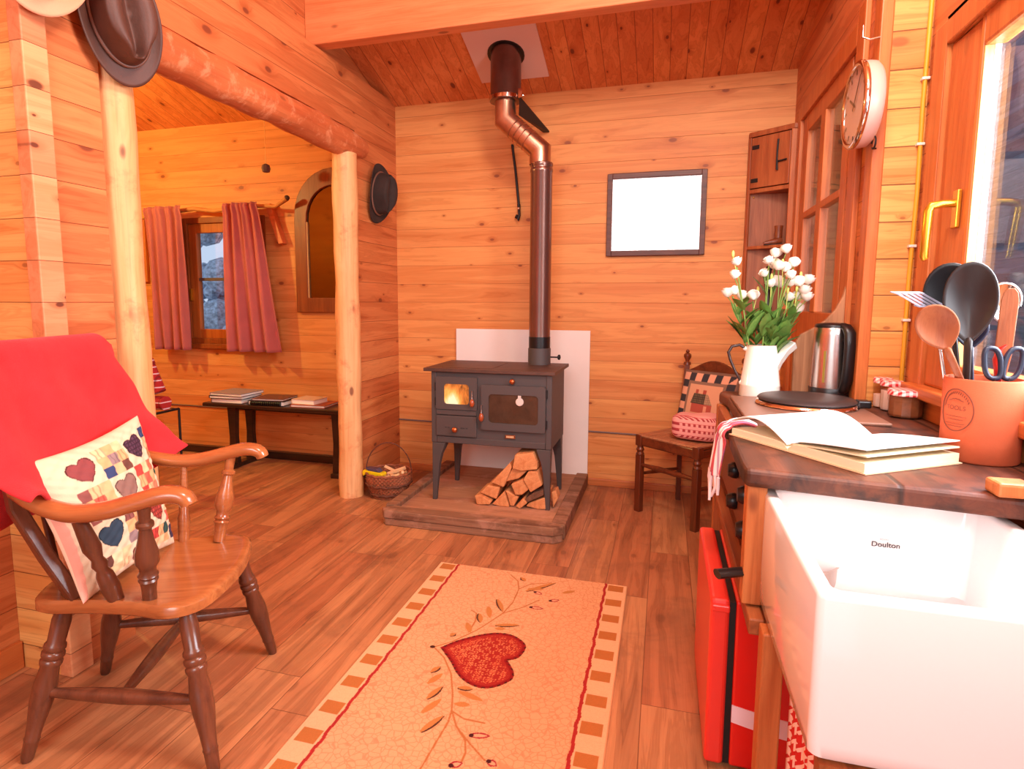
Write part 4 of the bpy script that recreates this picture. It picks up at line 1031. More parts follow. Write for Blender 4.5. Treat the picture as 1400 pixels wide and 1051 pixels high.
book('book', 'brown paperback on top of the spiral notebook', -3.0, -2.74, 3.84, 4.07, BZ + .035, .014, brown_book, 6)
book('book', 'rust covered book under the small thick cream book', -2.66, -2.38, 3.84, 4.08, BZ + .0005, .018, rust_book, 3)
book('book', 'small thick cream book at the right end of the bench', -2.66, -2.46, 3.86, 4.04, BZ + .019, .036, cream_book, -4)

# rolled plaid blankets in a wire rack, half hidden by the left post
pl_t = NT('red_plaid'); o_ = pl_t.sep(pl_t.obj())
w_ = pl_t.math('GREATER_THAN', pl_t.math('SINE', pl_t.math('MULTIPLY', o_[2], 150)), .86); w2_ = pl_t.math('GREATER_THAN', pl_t.math('SINE', pl_t.math('MULTIPLY', o_[0], 170)), .8)
pc_ = pl_t.mix(w_, lin((176,40,40)), lin((230,205,215))); pc_ = pl_t.mix(pl_t.math('MULTIPLY', w2_, .5), pc_, lin((70,24,34)))
pl_t.set(Base_Color=pc_, Roughness=.9)
qx, qy = -3.15, 2.95
t = thing('wire_rack', 'black wire rack behind the left log post holding rolled red blankets', 'rack', (qx, qy, 0))
part('wire_frame', MB().tube([(qx - .18, qy, 0), (qx - .18, qy, .60), (qx + .13, qy, .60), (qx + .13, qy, .0)], .008, 8).tube([(qx - .18, qy + .2, 0), (qx - .18, qy + .2, .60), (qx + .13, qy + .2, .60), (qx + .13, qy + .2, .0)], .008, 8).tube([(qx + .13, qy, .60), (qx + .13, qy + .2, .60)], .008, 8).tube([(qx - .18, qy, .60), (qx - .18, qy + .2, .60)], .008, 8).tube([(qx + .09 + .05*math.cos(i*.5), qy - .01, .60 + .03*math.sin(i*.5)) for i in range(13)], .004, 6), iron_m, t, smooth=50)
solo('rolled_blanket', MB().stick((qx - .14, qy + .1, .652), (qx + .13, qy + .1, .652), [(0, .045), (1, .045)], 16), pl_t.mat, 'red plaid roll lying flat on the wire rack', 'blanket', smooth=40)
solo('rolled_blanket', MB().stick((qx + .08, qy + .1, .72), (qx - .01, qy + .1, .92), [(0, .042), (.85, .042), (.86, .046), (1, .044)], 16), pl_t.mat, 'red plaid roll standing tilted above the flat roll on the rack', 'blanket', smooth=40)

# ------------------------------------------------------------------ rush seat chair in the far corner
ang = math.atan2(-.33, -.26)
C2 = thing('rush_seat_chair', 'dark oak chair with a woven rush seat in the far right corner', 'chair', (.165, 3.79, 0), ang)
hw2, hd2, S2 = .205, .195, .47
for l_ in (-1, 1):
    part('leg', MB().box(-.02, .02, -.02, .02, 0, .36, M=Matrix.Translation((hd2, l_*hw2, 0))).lathe([(.024, .36), (.026, .37), (.018, .38), (.026, .395), (.018, .41), (.021, .42)], 12, Matrix.Translation((hd2, l_*hw2, 0))).box(-.022, .022, -.022, .022, .42, S2 + .018, M=Matrix.Translation((hd2, l_*hw2, 0))), dark_oak, C2, local=True, smooth=40, bevel=.003)
    part('back_post', MB().tube([(-hd2, l_*hw2, 0), (-hd2, l_*hw2, S2), (-hd2 - .045, l_*hw2, .90)], .021, 4).lathe([(.024, .895), (.022, .91), (.012, .918), (.013, .925), (.024, .945), (.022, .962), (.008, .974), (.013, .982), (.008, .992), (0, .995)], 14, Matrix.Translation((-hd2 - .045, l_*hw2, 0))), dark_oak, C2, local=True, smooth=40)
    part('rail', MB().box(-hd2, hd2, l_*hw2 - .012, l_*hw2 + .012, S2 - .05, S2 - .008), dark_oakx, C2, local=True, smooth=0, bevel=.003)
    part('stretcher', MB().stick((-hd2, l_*hw2, .21), (hd2, l_*hw2, .24), [(0, .009), (.5, .014), (1, .009)], 10), dark_oakx, C2, local=True, smooth=50)
for x_ in (-1, 1):
    part('rail', MB().box(x_*hd2 - .012, x_*hd2 + .012, -hw2, hw2, S2 - .05, S2 - .008), dark_oakx, C2, local=True, smooth=0, bevel=.003)
part('stretcher', MB().stick((hd2, -hw2, .30), (hd2, hw2, .30), [(0, .009), (.35, .018), (.5, .015), (.65, .018), (1, .009)], 12), dark_oakx, C2, local=True, smooth=50)
def rush(u, v):
    x, y = (u - .5) * 2 * (hd2 + .012), (v - .5) * 2 * (hw2 + .005)
    m_ = max(abs(x) / hd2, abs(y) / hw2)
    ridge = .0022 * math.sin(m_ * 70)
    return (x, y, S2 + ridge - .012 * (1 - min(1, m_)) + .004)
part('seat', MB().grid(rush, 60, 60), rush_m, C2, local=True, smooth=60, solid=.016, solid_off=1)
part('seat_band', MB().box(hd2 - .014, hd2 + .016, -hw2 + .022, hw2 - .022, S2 - .045, S2 + .006), dark_oakx, C2, local=True, smooth=0, bevel=.004)
def crest():
    pts = []; n = 16
    top = [(-hw2 + 2*hw2*i/n, .86 + .075 * math.sin(PI * i / n) ** 1.5) for i in range(n + 1)]
    return [( -hw2, .80)] + top + [(hw2, .80)]
part('top_rail', MB().prism(crest(), 'X', -hd2 - .055, -hd2 - .035), dark_oakx, C2, local=True, smooth=0, bevel=.003)
part('back_rail', MB().box(-hd2 - .035, -hd2 - .015, -hw2, hw2, .62, .67), dark_oakx, C2, local=True, smooth=0, bevel=.003)

# house cushion on that chair
hc = thing('house_cushion', 'cushion with a checked border and a house motif on the rush chair', 'cushion', (.165, 3.79, 0), ang)
N2 = 130
def hcp(front):
    o = []
    for j in range(N2 + 1):
        for i in range(N2 + 1):
            u, v = i / N2, j / N2
            y = (u - .5) * .40; z = S2 + .012 + .385 * v
            x = -hd2 + .075 - .10 * v
            h = .055 * (max(0, math.sin(PI*u)) * max(0, math.sin(PI*v))) ** .4
            y *= 1 - .05 * math.sin(PI*v)
            o.append((x + (h if front else -h*.5), -y, z))
    return o
cc = np.zeros(((N2+1)**2, 4)); k = 0
for j in range(N2 + 1):
    for i in range(N2 + 1):
        u, v = i / N2, j / N2
        c = (214, 158, 124)
        e = min(u, 1 - u, v, 1 - v)
        if e < .035: c = (126, 96, 80)
        elif e < .155:
            s_ = v if min(u, 1-u) < min(v, 1-v) else u
            c = (62, 58, 62) if int((s_ - .035) / .116) % 2 == 0 else (224, 164, 134)
        elif e < .205: c = (140, 108, 90)
        else:
            # house: u 0 = viewer's left
            if .36 < v < .50 and .32 < u < .70: c = (176, 84, 68)
            if .36 < v < .47 and .40 < u < .46: c = (222, 150, 120)
            if .50 <= v < .66:
                sl = (v - .50) / .16
                if .32 + .10 * sl < u < .46: c = (150, 120, 96) if (int(u*90) % 3 == 0 or int(v*90) % 3 == 0) else (182, 146, 112)
                elif .46 <= u < .72 - .04 * sl: c = (74, 62, 54) if (int(u*90) % 3 == 0 or int(v*90) % 3 == 0) else (110, 94, 70)
            if .66 <= v < .72 and (.46 < u < .52 or .60 < u < .66): c = (166, 80, 66)
        cc[k] = lin(c); k += 1
fv_, bv_ = hcp(True), hcp(False); mb = MB(); W_ = N2 + 1; nf = W_ * W_
mb.v = fv_ + bv_
mb.f = [(j*W_+i, j*W_+i+1, (j+1)*W_+i+1, (j+1)*W_+i) for j in range(N2) for i in range(N2)]
mb.f += [(nf+j*W_+i, nf+(j+1)*W_+i, nf+(j+1)*W_+i+1, nf+j*W_+i+1) for j in range(N2) for i in range(N2)]
mb.m = [0] * len(mb.f)
co_ = part('cover', mb, cloth_p, hc, local=True, keep=True, smooth=80)
set_print(co_, np.concatenate([cc, np.tile(np.array(lin((150,112,92))), (nf, 1))]))

# folded woven cloth on the seat
ft_ = NT('pink_woven'); o_ = ft_.sep(ft_.obj())
zz = ft_.math('FRACT', ft_.math('MULTIPLY', o_[2], 28)); row = ft_.math('GREATER_THAN', zz, .5)
dots = ft_.math('GREATER_THAN', ft_.math('SINE', ft_.math('MULTIPLY', ft_.math('ADD', o_[0], o_[1]), 330)), .0)
pc_ = ft_.mix(ft_.math('MULTIPLY', row, dots), lin((236,164,154)), lin((170,58,62)))
pc_ = ft_.mix(ft_.math('GREATER_THAN', zz, .93), pc_, lin((206,92,92)))
ft_.set(Base_Color=pc_, Roughness=.9)
def foldc(u, v):
    a = 2*PI*u; ph = PI * (v - .5)
    rx, ry, rz = .145, .105, .075
    s = lambda q, e: math.copysign(abs(q) ** e, q)
    x = rx * s(math.cos(ph), .45) * s(math.cos(a), .5); y = ry * s(math.cos(ph), .45) * s(math.sin(a), .5); z = rz * s(math.sin(ph), .5)
    z += .006 * math.sin(x * 30) * (1 if z > 0 else 0)
    return (x, y, z + rz)
M_ = Matrix.Translation((.215, 3.715, S2 + .0225)) @ Matrix.Rotation(math.radians(-18), 4, 'Z')
mb = MB().grid(foldc, 48, 24); mb.v = [tuple(M_ @ Vector(v)) for v in mb.v]
solo('folded_cloth', mb, ft_.mat, 'folded pink patterned cloth lying on the rush seat', 'cloth', smooth=60)
# ------------------------------------------------------------------ corner cupboard
cp = thing('corner_cupboard', 'dark pine corner cupboard hung in the far right corner', 'cupboard', (.62, 4.15, 1.10))
Lf, Rf = (.47, 4.195), (.695, 4.03)
ux, uy = (Rf[0]-Lf[0]), (Rf[1]-Lf[1]); ln = math.hypot(ux, uy); ux /= ln; uy /= ln
nx, ny = uy, -ux      # outward (towards the room)
def fp(s, d): return (Lf[0] + ux*s*ln + nx*d, Lf[1] + uy*s*ln + ny*d)
foot = [Lf, Rf, (XR - .002, Rf[1]), (XR - .002, D - .004), (Lf[0], D - .004)]
def shelf(z0, z1): return MB().prism(foot, 'Z', z0, z1)
part('top_board', MB().prism([(x - .0, y - .012) for x, y in foot[:3]] + foot[3:], 'Z', 2.315, 2.345), cup_m, cp, smooth=0, bevel=.003)
part('floor_board', shelf(1.10, 1.125), cup_m, cp, smooth=0, bevel=.003)
part('shelf', shelf(1.63, 1.65), cup_m, cp, smooth=0, bevel=.003)
part('shelf', shelf(1.975, 2.0), cup_m, cp, smooth=0, bevel=.003)
def vpan(s0, s1, d0, d1, z0, z1):
    return MB().prism([fp(s0, d0), fp(s1, d0), fp(s1, d1), fp(s0, d1)], 'Z', z0, z1)
part('back_board', MB().box(Lf[0] + .0, XR - .004, D - .016, D - .004, 1.125, 2.315), cup_in, cp, smooth=0)
part('side_board', MB().box(XR - .016, XR - .004, Rf[1] + .002, D - .016, 1.125, 2.315), cup_m, cp, smooth=0)
part('stile', vpan(0, .07, -.015, .004, 1.10, 2.315), cup_m, cp, smooth=0, bevel=.003)
part('stile', MB().prism([(Rf[0] - .012, Rf[1] - .004), (XR - .004, Rf[1] - .004), (XR - .004, Rf[1] + .012), (Rf[0] - .012, Rf[1] + .012)], 'Z', 1.10, 2.33), frame_m, cp, smooth=0, bevel=.003)
dr = part('door', vpan(.08, .95, -.012, .006, 2.005, 2.31), cup_m, cp, smooth=0, bevel=.003)
def at(s, d, z): a = fp(s, d); return (a[0], a[1], z)
for z in (2.05, 2.25):
    part('hinge', vpan(.10, .26, .006, .009, z - .012, z + .012) , iron_m, dr, smooth=0)
lt = MB().tube([at(.70, .016, 2.27), at(.70, .022, 2.20), at(.70, .022, 2.16), at(.70, .016, 2.09)], [.006, .005, .005, .007], 8).tube([at(.70, .018, 2.14), at(.9, .018, 2.145)], .005, 8)
part('latch', lt, iron_m, dr, smooth=50)
part('screw', MB().ball((.515, D - .02, 1.955), .005, 8, 6), brass, cp, smooth=50)
# boot on the shelf
bc_ = (.655, 4.12, 1.6505)
t = thing('boot_ornament', 'small brown cowboy boot ornament on the cupboard shelf', 'ornament', bc_)
x, y, z = bc_
brown_b = plain('boot_leather', (130,64,34), .4, var=.25, vscale=30)
part('shaft', MB().lathe([(.022, .03), (.021, .06), (.023, .09), (.026, .115), (.024, .116), (.018, .10)], 16, Matrix.Translation((x, y, z))), brown_b, t, smooth=50)
part('vamp', MB().tube([(x + .018, y, z + .026), (x - .0, y - .004, z + .026), (x - .03, y - .01, z + .018), (x - .065, y - .018, z + .013), (x - .085, y - .022, z + .010)], [.020, .024, .018, .013, .005], 12), brown_b, t, smooth=50)
part('sole', MB().box(x - .08, x + .025, y - .028, y + .014, z, z + .005).box(x + .0, x + .024, y - .012, y + .012, z, z + .012), black_pl, t, smooth=0, bevel=.002)
bc_ = (.615, 4.12, 1.1255)
x, y, z = bc_
solo('dark_figurine', MB().lathe([(.03, 0), (.032, .01), (.016, .03), (.02, .10), (.026, .14), (.014, .19), (.012, .24), (.022, .27), (.026, .30), (.014, .33), (.012, .36), (.02, .39), (0, .41)], 14, Matrix.Translation(bc_)), plain('dark_bronze', (44,32,28), .4, .3), 'dark slender figurine standing on the floor of the corner cupboard', 'figurine', smooth=50)

# ------------------------------------------------------------------ wall clock
ckx, cky, ckz, ckr = .655, 2.60, 2.02, .150
t = thing('wall_clock', 'round white wall clock with a chrome rim on the wall end', 'clock', (XR - .02, cky, ckz))
def MX(x): return Matrix.Translation((x, cky, ckz)) @ Matrix.Rotation(-PI/2, 4, 'Y')
part('case', MB().lathe([(0, -.052), (ckr * .90, -.052), (ckr * .98, -.04), (ckr, -.02), (ckr, .0), (ckr * .97, .004), (0, .004)], 48, MX(ckx)), plain('clock_case', (222,178,164), .35), t, smooth=40)
part('rim', MB().tube([tuple(MX(ckx - .006) @ Vector((ckr*.95*math.cos(2*PI*i/56), ckr*.95*math.sin(2*PI*i/56), 0))) for i in range(56)], .012, 10, closed=True), chrome, t, smooth=60)
dl = part('dial', MB().lathe([(0, .006), (ckr * .9, .006), (ckr * .9, .0045)], 48, MX(ckx)), plain('clock_dial', (244,214,206), .5), t, smooth=0)
tk = MB()
for i in range(12):
    a = 2*PI*i/12; tk.box(-.0006, .0006, -.004, .004, ckr*.72, ckr*.85, M=Matrix.Translation((ckx - .008, cky, ckz)) @ Matrix.Rotation(a, 4, 'X'))
part('hour_mark', tk, black_pl, dl, smooth=0)
part('hour_hand', MB().box(-.0006, .0006, -.004, .004, -.015, .07, M=Matrix.Translation((ckx - .010, cky, ckz)) @ Matrix.Rotation(math.radians(-60), 4, 'X')), black_pl, dl, smooth=0)
part('minute_hand', MB().box(-.0006, .0006, -.003, .003, -.02, .11, M=Matrix.Translation((ckx - .012, cky, ckz)) @ Matrix.Rotation(math.radians(35), 4, 'X')), black_pl, dl, smooth=0)
part('glass', MB().lathe([(ckr*.92, .012), (ckr*.6, .02), (0, .024)], 48, MX(ckx)), glass_clear, t, smooth=60)
part('wire_loop', MB().tube([(.705, cky - .045 + .022*math.cos(i*.5), ckz - .145 + .022*math.sin(i*.5)) for i in range(12)] + [(.722, cky - .015, ckz - .16)], .003, 6), iron_m, t, smooth=50)
solo('clock_hook', MB().tube([(.655, 2.59, 2.295), (.655, 2.59, 2.255), (.68, 2.59, 2.245), (.715, 2.59, 2.25)], .004, 8), chrome, 'bright angled hook in the wall end above the clock', 'hook', smooth=50)
# yellow cable in the corner
yc = thing('yellow_cable', 'yellow cable clipped down the wall corner beside the kitchen window', 'cable', (XW - .02, 2.585, 1.02))
part('cable', MB().tube([(XW - .012, 2.583, 2.75), (XW - .014, 2.582, 2.35), (XW - .016, 2.583, 2.0), (XW - .012, 2.582, 1.7), (XW - .016, 2.583, 1.4), (XW - .014, 2.582, .915)], .0075, 8), cable_y, yc, smooth=50)
for z in (2.385, 2.09, 1.865, 1.505, 1.235): part('clip', MB().box(XW - .027, XW - .002, 2.573, 2.594, z - .005, z + .005), clip_w, yc, smooth=0, bevel=.002)

# ------------------------------------------------------------------ worktop and what stands under it
WZ, WT = .91, .045
t = thing('worktop', 'dark stained thick wooden worktop along the right wall', 'worktop', (.5, 2.1, WZ - WT))
part('slab', MB().prism([(.195, 1.50), (XW - .003, 1.385), (XW - .003, 2.575), (XR - .002, 2.575), (XR - .002, 2.83), (.262, 2.83), (.246, 2.80), (.240, 2.76), (.25, 2.70), (.262, 2.62), (.262, 2.10), (.245, 2.04), (.205, 2.0), (.198, 1.9), (.192, 1.56)], 'Z', WZ - WT, WZ), work_m, t, smooth=0, bevel=.012, seg=3)
part('upstand', MB().box(XW - .022, XW - .002, 1.45, 2.57, WZ - .003, WZ + .085), frame_h, t, smooth=0, bevel=.004)
t = thing('end_board', 'weathered board with a sweeping curved top closing the far end of the worktop', 'board', (.62, 2.80, WZ))
bp = [(.53, WZ + .001), (.527, 1.09), (.535, 1.135), (.55, 1.165), (.60, 1.195), (.64, 1.225), (.675, 1.27), (.70, 1.325), (XR - .004, 1.46), (XR - .004, WZ + .001)]
part('board', MB().prism(bp, 'Y', 2.79, 2.815), brd_m, t, smooth=0, bevel=.004)
# cabinet frame: legs, rails, shelf
t = thing('kitchen_frame', 'rough oak frame of legs rails and shelf carrying the worktop', 'frame', (.5, 1.9, 0))
part('leg', MB().box(.205, .25, 1.52, 1.575, .565, WZ - WT - .001), oak_m, t, smooth=0, bevel=.004)
part('leg', MB().box(.234, .28, 1.385, 1.44, 0, .566), oak_m, t, smooth=0, bevel=.004)
part('leg', MB().box(.23, .28, 2.70, 2.75, 0, WZ - WT - .001), oak_m, t, smooth=0, bevel=.004)
part('rail', MB().box(.215, .25, 1.46, 2.70, .52, .56), oak_y, t, smooth=0, bevel=.004)
part('rail', MB().box(.232, .262, 1.58, 2.70, .80, WZ - WT - .001), oak_y, t, smooth=0, bevel=.004)
part('shelf', MB().box(.25, XR - .01, 1.46, 2.72, .535, .555), oak_y, t, smooth=0)
part('back_panel', MB().box(.32, XR - .03, 2.76, 2.78, .0, WZ - WT - .001), frame_m, t, smooth=0)
part('sink_bearer', MB().box(.262, .86, 1.0, 1.03, .50, .565).box(.292, .32, 1.03, 1.40, .52, .565), oak_y, t, smooth=0)
part('leg', MB().box(.8, .85, .98, 1.03, 0, .50), oak_m, t, smooth=0)
# cooker knobs
t = thing('tabletop_cooker', 'electric hob unit with large round black hotplate set in the worktop', 'cooker', (.5, 2.4, WZ))
part('hob_tray', MB().box(.268, .70, 2.14, 2.61, WZ + .0005, WZ + .012), plain('hob_tray', (134,94,76), .4, .3), t, smooth=0, bevel=.004)
hp_x, hp_y, hr = .512, 2.44, .168
part('chrome_ring', MB().lathe([(hr, .012), (hr + .004, .016), (hr, .026), (hr - .012, .03)], 48, Matrix.Translation((hp_x, hp_y, WZ))), chrome, t, smooth=50)
part('hotplate', MB().lathe([(hr - .014, .026), (hr - .002, .034), (hr - .01, .042), (hr * .6, .044), (0, .043)], 48, Matrix.Translation((hp_x, hp_y, WZ))), plain('hotplate_iron', (54,42,40), .5, .3), t, smooth=50)
part('lid_knob', MB().box(hp_x + hr - .005, hp_x + hr + .04, hp_y - .03, hp_y + .02, WZ + .013, WZ + .04), black_pl, t, smooth=0, bevel=.006)
for yy in (2.25, 2.42, 2.58): pass
kp = thing('control_panel', 'row of black control knobs on the front under the worktop', 'controls', (.24, 1.85, .62))
part('panel', MB().box(.252, .27, 1.60, 2.60, .58, .79), plain('panel_brown', (120,66,44), .4), kp, smooth=0)
for yy, zz in ((1.83, .745), (1.83, .64), (2.10, .745), (2.10, .64)):
    part('knob', MB().lathe([(.024, 0), (.028, .006), (.026, .02), (.020, .032), (0, .034)], 18, Matrix.Translation((.252, yy, zz)) @ Matrix.Rotation(-PI/2, 4, 'Y')), black_pl, kp, smooth=50)
# black rubber wedge and towel at the far corner
solo('round_knob', MB().lathe([(.028, 0), (.032, .012), (.028, .03), (.012, .04), (0, .041)], 16, Matrix.Translation((.252, 2.25, .845)) @ Matrix.Rotation(-PI/2, 4, 'Y')), black_pl, 'round black knob under the worktop edge behind the tea towel', 'knob', smooth=50)

tw = NT('striped_towel'); o_ = tw.sep(tw.obj())
st_ = tw.math('GREATER_THAN', tw.math('SINE', tw.math('MULTIPLY', o_[1], 190)), -.1); s2_ = tw.math('GREATER_THAN', tw.math('SINE', tw.math('ADD', tw.math('MULTIPLY', o_[1], 420), 1.0)), .55)
pc_ = tw.mix(st_, lin((206,84,92)), lin((250,236,236))); pc_ = tw.mix(tw.math('MULTIPLY', s2_, .7), pc_, lin((150,90,130)))
tw.set(Base_Color=pc_, Roughness=.9)
t = thing('tea_towel', 'striped red and white tea towel with tassels hanging over the worktop edge', 'towel', (.19, 1.98, .70))
def towel(u, v):
    y = 1.90 + .12 * u
    if v < .22:
        q = v / .22; x = .285 - .085 * q; z = WZ + .0065 + .016 * math.sin(q * PI * .9) 
    elif v < .34:
        q = (v - .22) / .12; a = q * PI / 2; x = .20 - .022 * math.sin(a); z = WZ + .006 + .006 - .03 * (1 - math.cos(a)) - .0
    else:
        q = (v - .34) / .66; x = .182 - .016 * q; z = WZ - .018 - .125 * q
    w = .010 * math.sin(u * 17 + 1)
    if v > .22: x += w * min(1, (v - .22) * 5)
    else: z += .008 * (1 + math.sin(u * 17 + 1)) * .5
    return (x, y + .02 * (v - .3) * (1 if v > .3 else 0), z)
tw_o = part('cloth', MB().grid(towel, 30, 40), tw.mat, t, smooth=70, solid=.004)
for i in range(9):
    u = i / 8; p_ = towel(u, 1.0)
    part('tassel', MB().tube([p_, (p_[0] + .004 * math.sin(i * 2), p_[1] + .004 * math.cos(i * 3), p_[2] - .03), (p_[0] + .008 * math.sin(i * 5), p_[1] + .01 * math.sin(i * 2.3), p_[2] - .055 - .012 * (i % 3))], [.005, .006, .004], 7), plain('tassel_white', (244,214,214), .9) if i == 0 else bpy.data.materials['tassel_white'], t, smooth=50)

# ------------------------------------------------------------------ fridge
t = thing('mini_fridge', 'bright red mini fridge with a white wave on its side under the worktop', 'fridge', (.35, 1.9, 0))
FY0, FY1 = 1.665, 2.22
part('door', MB().box(.147, .198, FY0, FY1, .015, .50), red_door, t, smooth=0, bevel=.012, seg=3)
part('seal', MB().box(.197, .213, FY0 + .008, FY1 - .008, .02, .492), rubber, t, smooth=0)
bdy = part('body', MB().box(.213, .60, FY0 + .004, FY1, .015, .497), red_en, t, smooth=0, bevel=.008)
wv = MB(); ns = 16
top = [(.214 + .30 * i / ns, .205 - .03 * math.sin(i / ns * 2.2) + .012 * (i / ns - .5)) for i in range(ns + 1)]
botm = [(x, z - .055 + .01 * abs(i / ns - .5)) for i, (x, z) in enumerate(top)]
wv.prism(top + botm[::-1], 'Y', FY0 + .0015, FY0 + .0045)
part('wave_band', wv, pink_w, bdy, label='white curved band on the red side', smooth=0)
part('door_grip', MB().box(.150, .197, FY0 - .006, FY0 + .02, .465, .485), red_door, t, smooth=0, bevel=.004)
for y in (FY0 + .05, FY1 - .05): part('foot', MB().lathe([(.015, 0), (.015, .016)], 12, Matrix.Translation((.30, y, 0))), black_pl, t, smooth=40)
# saucepan on the shelf
px_, py__ = .345, 1.60
t = thing('saucepan', 'steel saucepan with a black handle poking out from the shelf above the fridge', 'pan', (px_, py__, .5555))
part('bowl', MB().lathe([(0, .002), (.075, .0), (.082, .01), (.084, .11), (.088, .113), (.081, .112), (.078, .012), (0, .01)], 32, Matrix.Translation((px_, py__, .5555))), steel, t, smooth=50)
part('handle', MB().tube([(px_ - .083, py__ - .02, .64), (.22, 1.545, .640), (.145, 1.51, .638)], [.010, .013, .014], 10, flat=(1.3, .8)), black_pl, t, smooth=50)

# ------------------------------------------------------------------ sink
SX0, SX1, SY0, SY1, SZ0, SZ1 = .245, .715, 1.0, 1.60, .595, .848
t = thing('butler_sink', 'large white ceramic butler sink at the near end of the worktop', 'sink', ((SX0+SX1)/2, (SY0+SY1)/2, .565))
def rrect(x0, x1, y0, y1, r, n=6):
    o = []
    for cx, cy, st in ((x1 - r, y1 - r, 0), (x0 + r, y1 - r, 90), (x0 + r, y0 + r, 180), (x1 - r, y0 + r, 270)):
        for i in range(n + 1):
            q = math.radians(st + 90 * i / n); o.append((cx + r*math.cos(q), cy + r*math.sin(q)))
    return o
R0 = []
w_ = .028
for inset, z, r in ((.012, .567, .03), (.002, .575, .02), (0, .60, .016), (0, SZ1 - .008, .016), (.003, SZ1 - .002, .014), (.008, SZ1, .012), (w_ - .004, SZ1, .02), (w_, SZ1 - .004, .022), (w_ + .002, SZ1 - .012, .024), (w_ + .012, .63, .03), (w_ + .03, .612, .04), (w_ + .12, .606, .02)):
    R0.append([(x, y, z) for x, y in rrect(SX0 + inset, SX1 - inset, SY0 + inset, SY1 - inset, r)])
n = len(R0[0]); mb = MB()
mb.add([v for r in R0 for v in r], [(j*n+i, j*n+(i+1) % n, (j+1)*n+(i+1) % n, (j+1)*n+i) for j in range(len(R0) - 1) for i in range(n)] + [tuple(range(n)), tuple((len(R0)-1)*n + i for i in range(n))])
bas = part('basin', mb, ceramic, t, smooth=50)
part('waste', MB().lathe([(.035, 0), (.038, .003), (.03, .004), (0, .001)], 24, Matrix.Translation(((SX0+SX1)/2, (SY0+SY1)/2, .606))), chrome, t, smooth=40)
def text(body, size, M, mat, parent, name, ext=.0004, align='CENTER', label=None):
    cu_ = bpy.data.curves.new(name, 'FONT'); cu_.body = body; cu_.size = size; cu_.align_x = align; cu_.align_y = 'CENTER'; cu_.extrude = ext; cu_.offset = size * .012
    tmp = bpy.data.objects.new('tmp', cu_); link(tmp)
    dg = bpy.context.evaluated_depsgraph_get(); me = bpy.data.meshes.new_from_object(tmp.evaluated_get(dg))
    bpy.data.objects.remove(tmp); bpy.data.curves.remove(cu_)
    mb = MB(); mb.add([M @ v.co for v in me.vertices], [tuple(p.vertices) for p in me.polygons]); bpy.data.meshes.remove(me)
    return part(name, mb, mat, parent, label, smooth=0)
Mt = Matrix.Translation((.515, SY1 - w_ - .0125, .736)) @ Matrix.Rotation(PI/2 + .02, 4, 'X')
text('Doulton', .0175, Mt, ink, bas, 'lettering', label='small dark maker lettering inside the far wall')
text('ROYAL', .006, Matrix.Translation((.512, SY1 - w_ - .0118, .7485)) @ Matrix.Rotation(PI/2 + .02, 4, 'X'), plain('faint_ink', (190,184,188), .7), bas, 'lettering')
# houndstooth curtain
hn = NT('houndstooth'); o_ = hn.sep(hn.obj())
def hf(c, k): return hn.math('FRACT', hn.math('MULTIPLY', c, k))
fy, fz = hf(o_[1], 26), hf(o_[2], 26)
cy = hn.math('GREATER_THAN', fy, .5); cz_ = hn.math('GREATER_THAN', fz, .5)
dg_ = hn.math('GREATER_THAN', hn.math('FRACT', hn.math('ADD', hn.math('MULTIPLY', fy, 2), hn.math('MULTIPLY', fz, 2))), .5)
both = hn.math('MULTIPLY', cy, cz_); one = hn.math('ABSOLUTE', hn.math('SUBTRACT', cy, cz_))
wv_ = hn.math('ADD', both, hn.math('MULTIPLY', one, dg_))
hn.set(Base_Color=hn.mix(wv_, lin((206,30,30)), lin((244,214,206))), Roughness=.9)
def hcurt(u, v):
    y = 1.0 + .375 * u; return (.305 + .012 * math.sin(u * 24) + .006 * math.sin(u * 47), y, .515 - .50 * v)
solo('sink_curtain', MB().grid(hcurt, 60, 12), hn.mat, 'red and white houndstooth curtain hanging below the sink', 'curtain', smooth=70, solid=.003)
# small block at the near end of the worktop
solo('wooden_block', MB().box(.655, .72, 1.412, 1.47, WZ + .0005, WZ + .03), oak_m, 'small brown wooden block on the worktop edge by the terracotta crock', 'block', smooth=0, bevel=.006)

# ------------------------------------------------------------------ jug with flowers
jx, jy = .392, 2.715
t = thing('enamel_jug', 'cream enamel jug with flowers standing at the far end of the worktop', 'jug', (jx, jy, WZ))
J = Matrix.Translation((jx, jy, WZ))
part('body', MB().lathe([(0, .004), (.078, .0), (.080, .004), (.077, .045), (.0785, .049), (.0765, .053), (.060, .19), (.058, .212), (.062, .215), (.055, .214), (.054, .19), (.072, .05), (.0, .012)], 40, J), enamel, t, smooth=50)
sp = MB(); rows = []
for q, (dx, w, z) in enumerate(((.062, .030, .09), (.082, .036, .145), (.106, .034, .185), (.136, .020, .214))):
    rows.append([(jx + dx - .012, jy - w, WZ + z + .015), (jx + dx, jy, WZ + z - .012), (jx + dx - .012, jy + w, WZ + z + .015), (jx + dx - .03, jy, WZ + z + .02)])
vs = [v for r in rows for v in r]
sp.add(vs, [(j*4+i, j*4+(i+1) % 4, (j+1)*4+(i+1) % 4, (j+1)*4+i) for j in range(3) for i in range(4)] + [(0, 1, 2, 3), (12, 13, 14, 15)])
part('spout', sp, enamel, t, smooth=40, bevel=.004)
part('handle', MB().tube([(jx - .058, jy, WZ + .195), (jx - .085, jy, WZ + .212), (jx - .115, jy, WZ + .205), (jx - .128, jy, WZ + .18), (jx - .120, jy, WZ + .15), (jx - .098, jy, WZ + .10), (jx - .074, jy, WZ + .055)], [.006, .0065, .0065, .0065, .006, .0055, .005], 10), plain('worn_black_rim', (70,58,56), .25, .5), t, smooth=60)
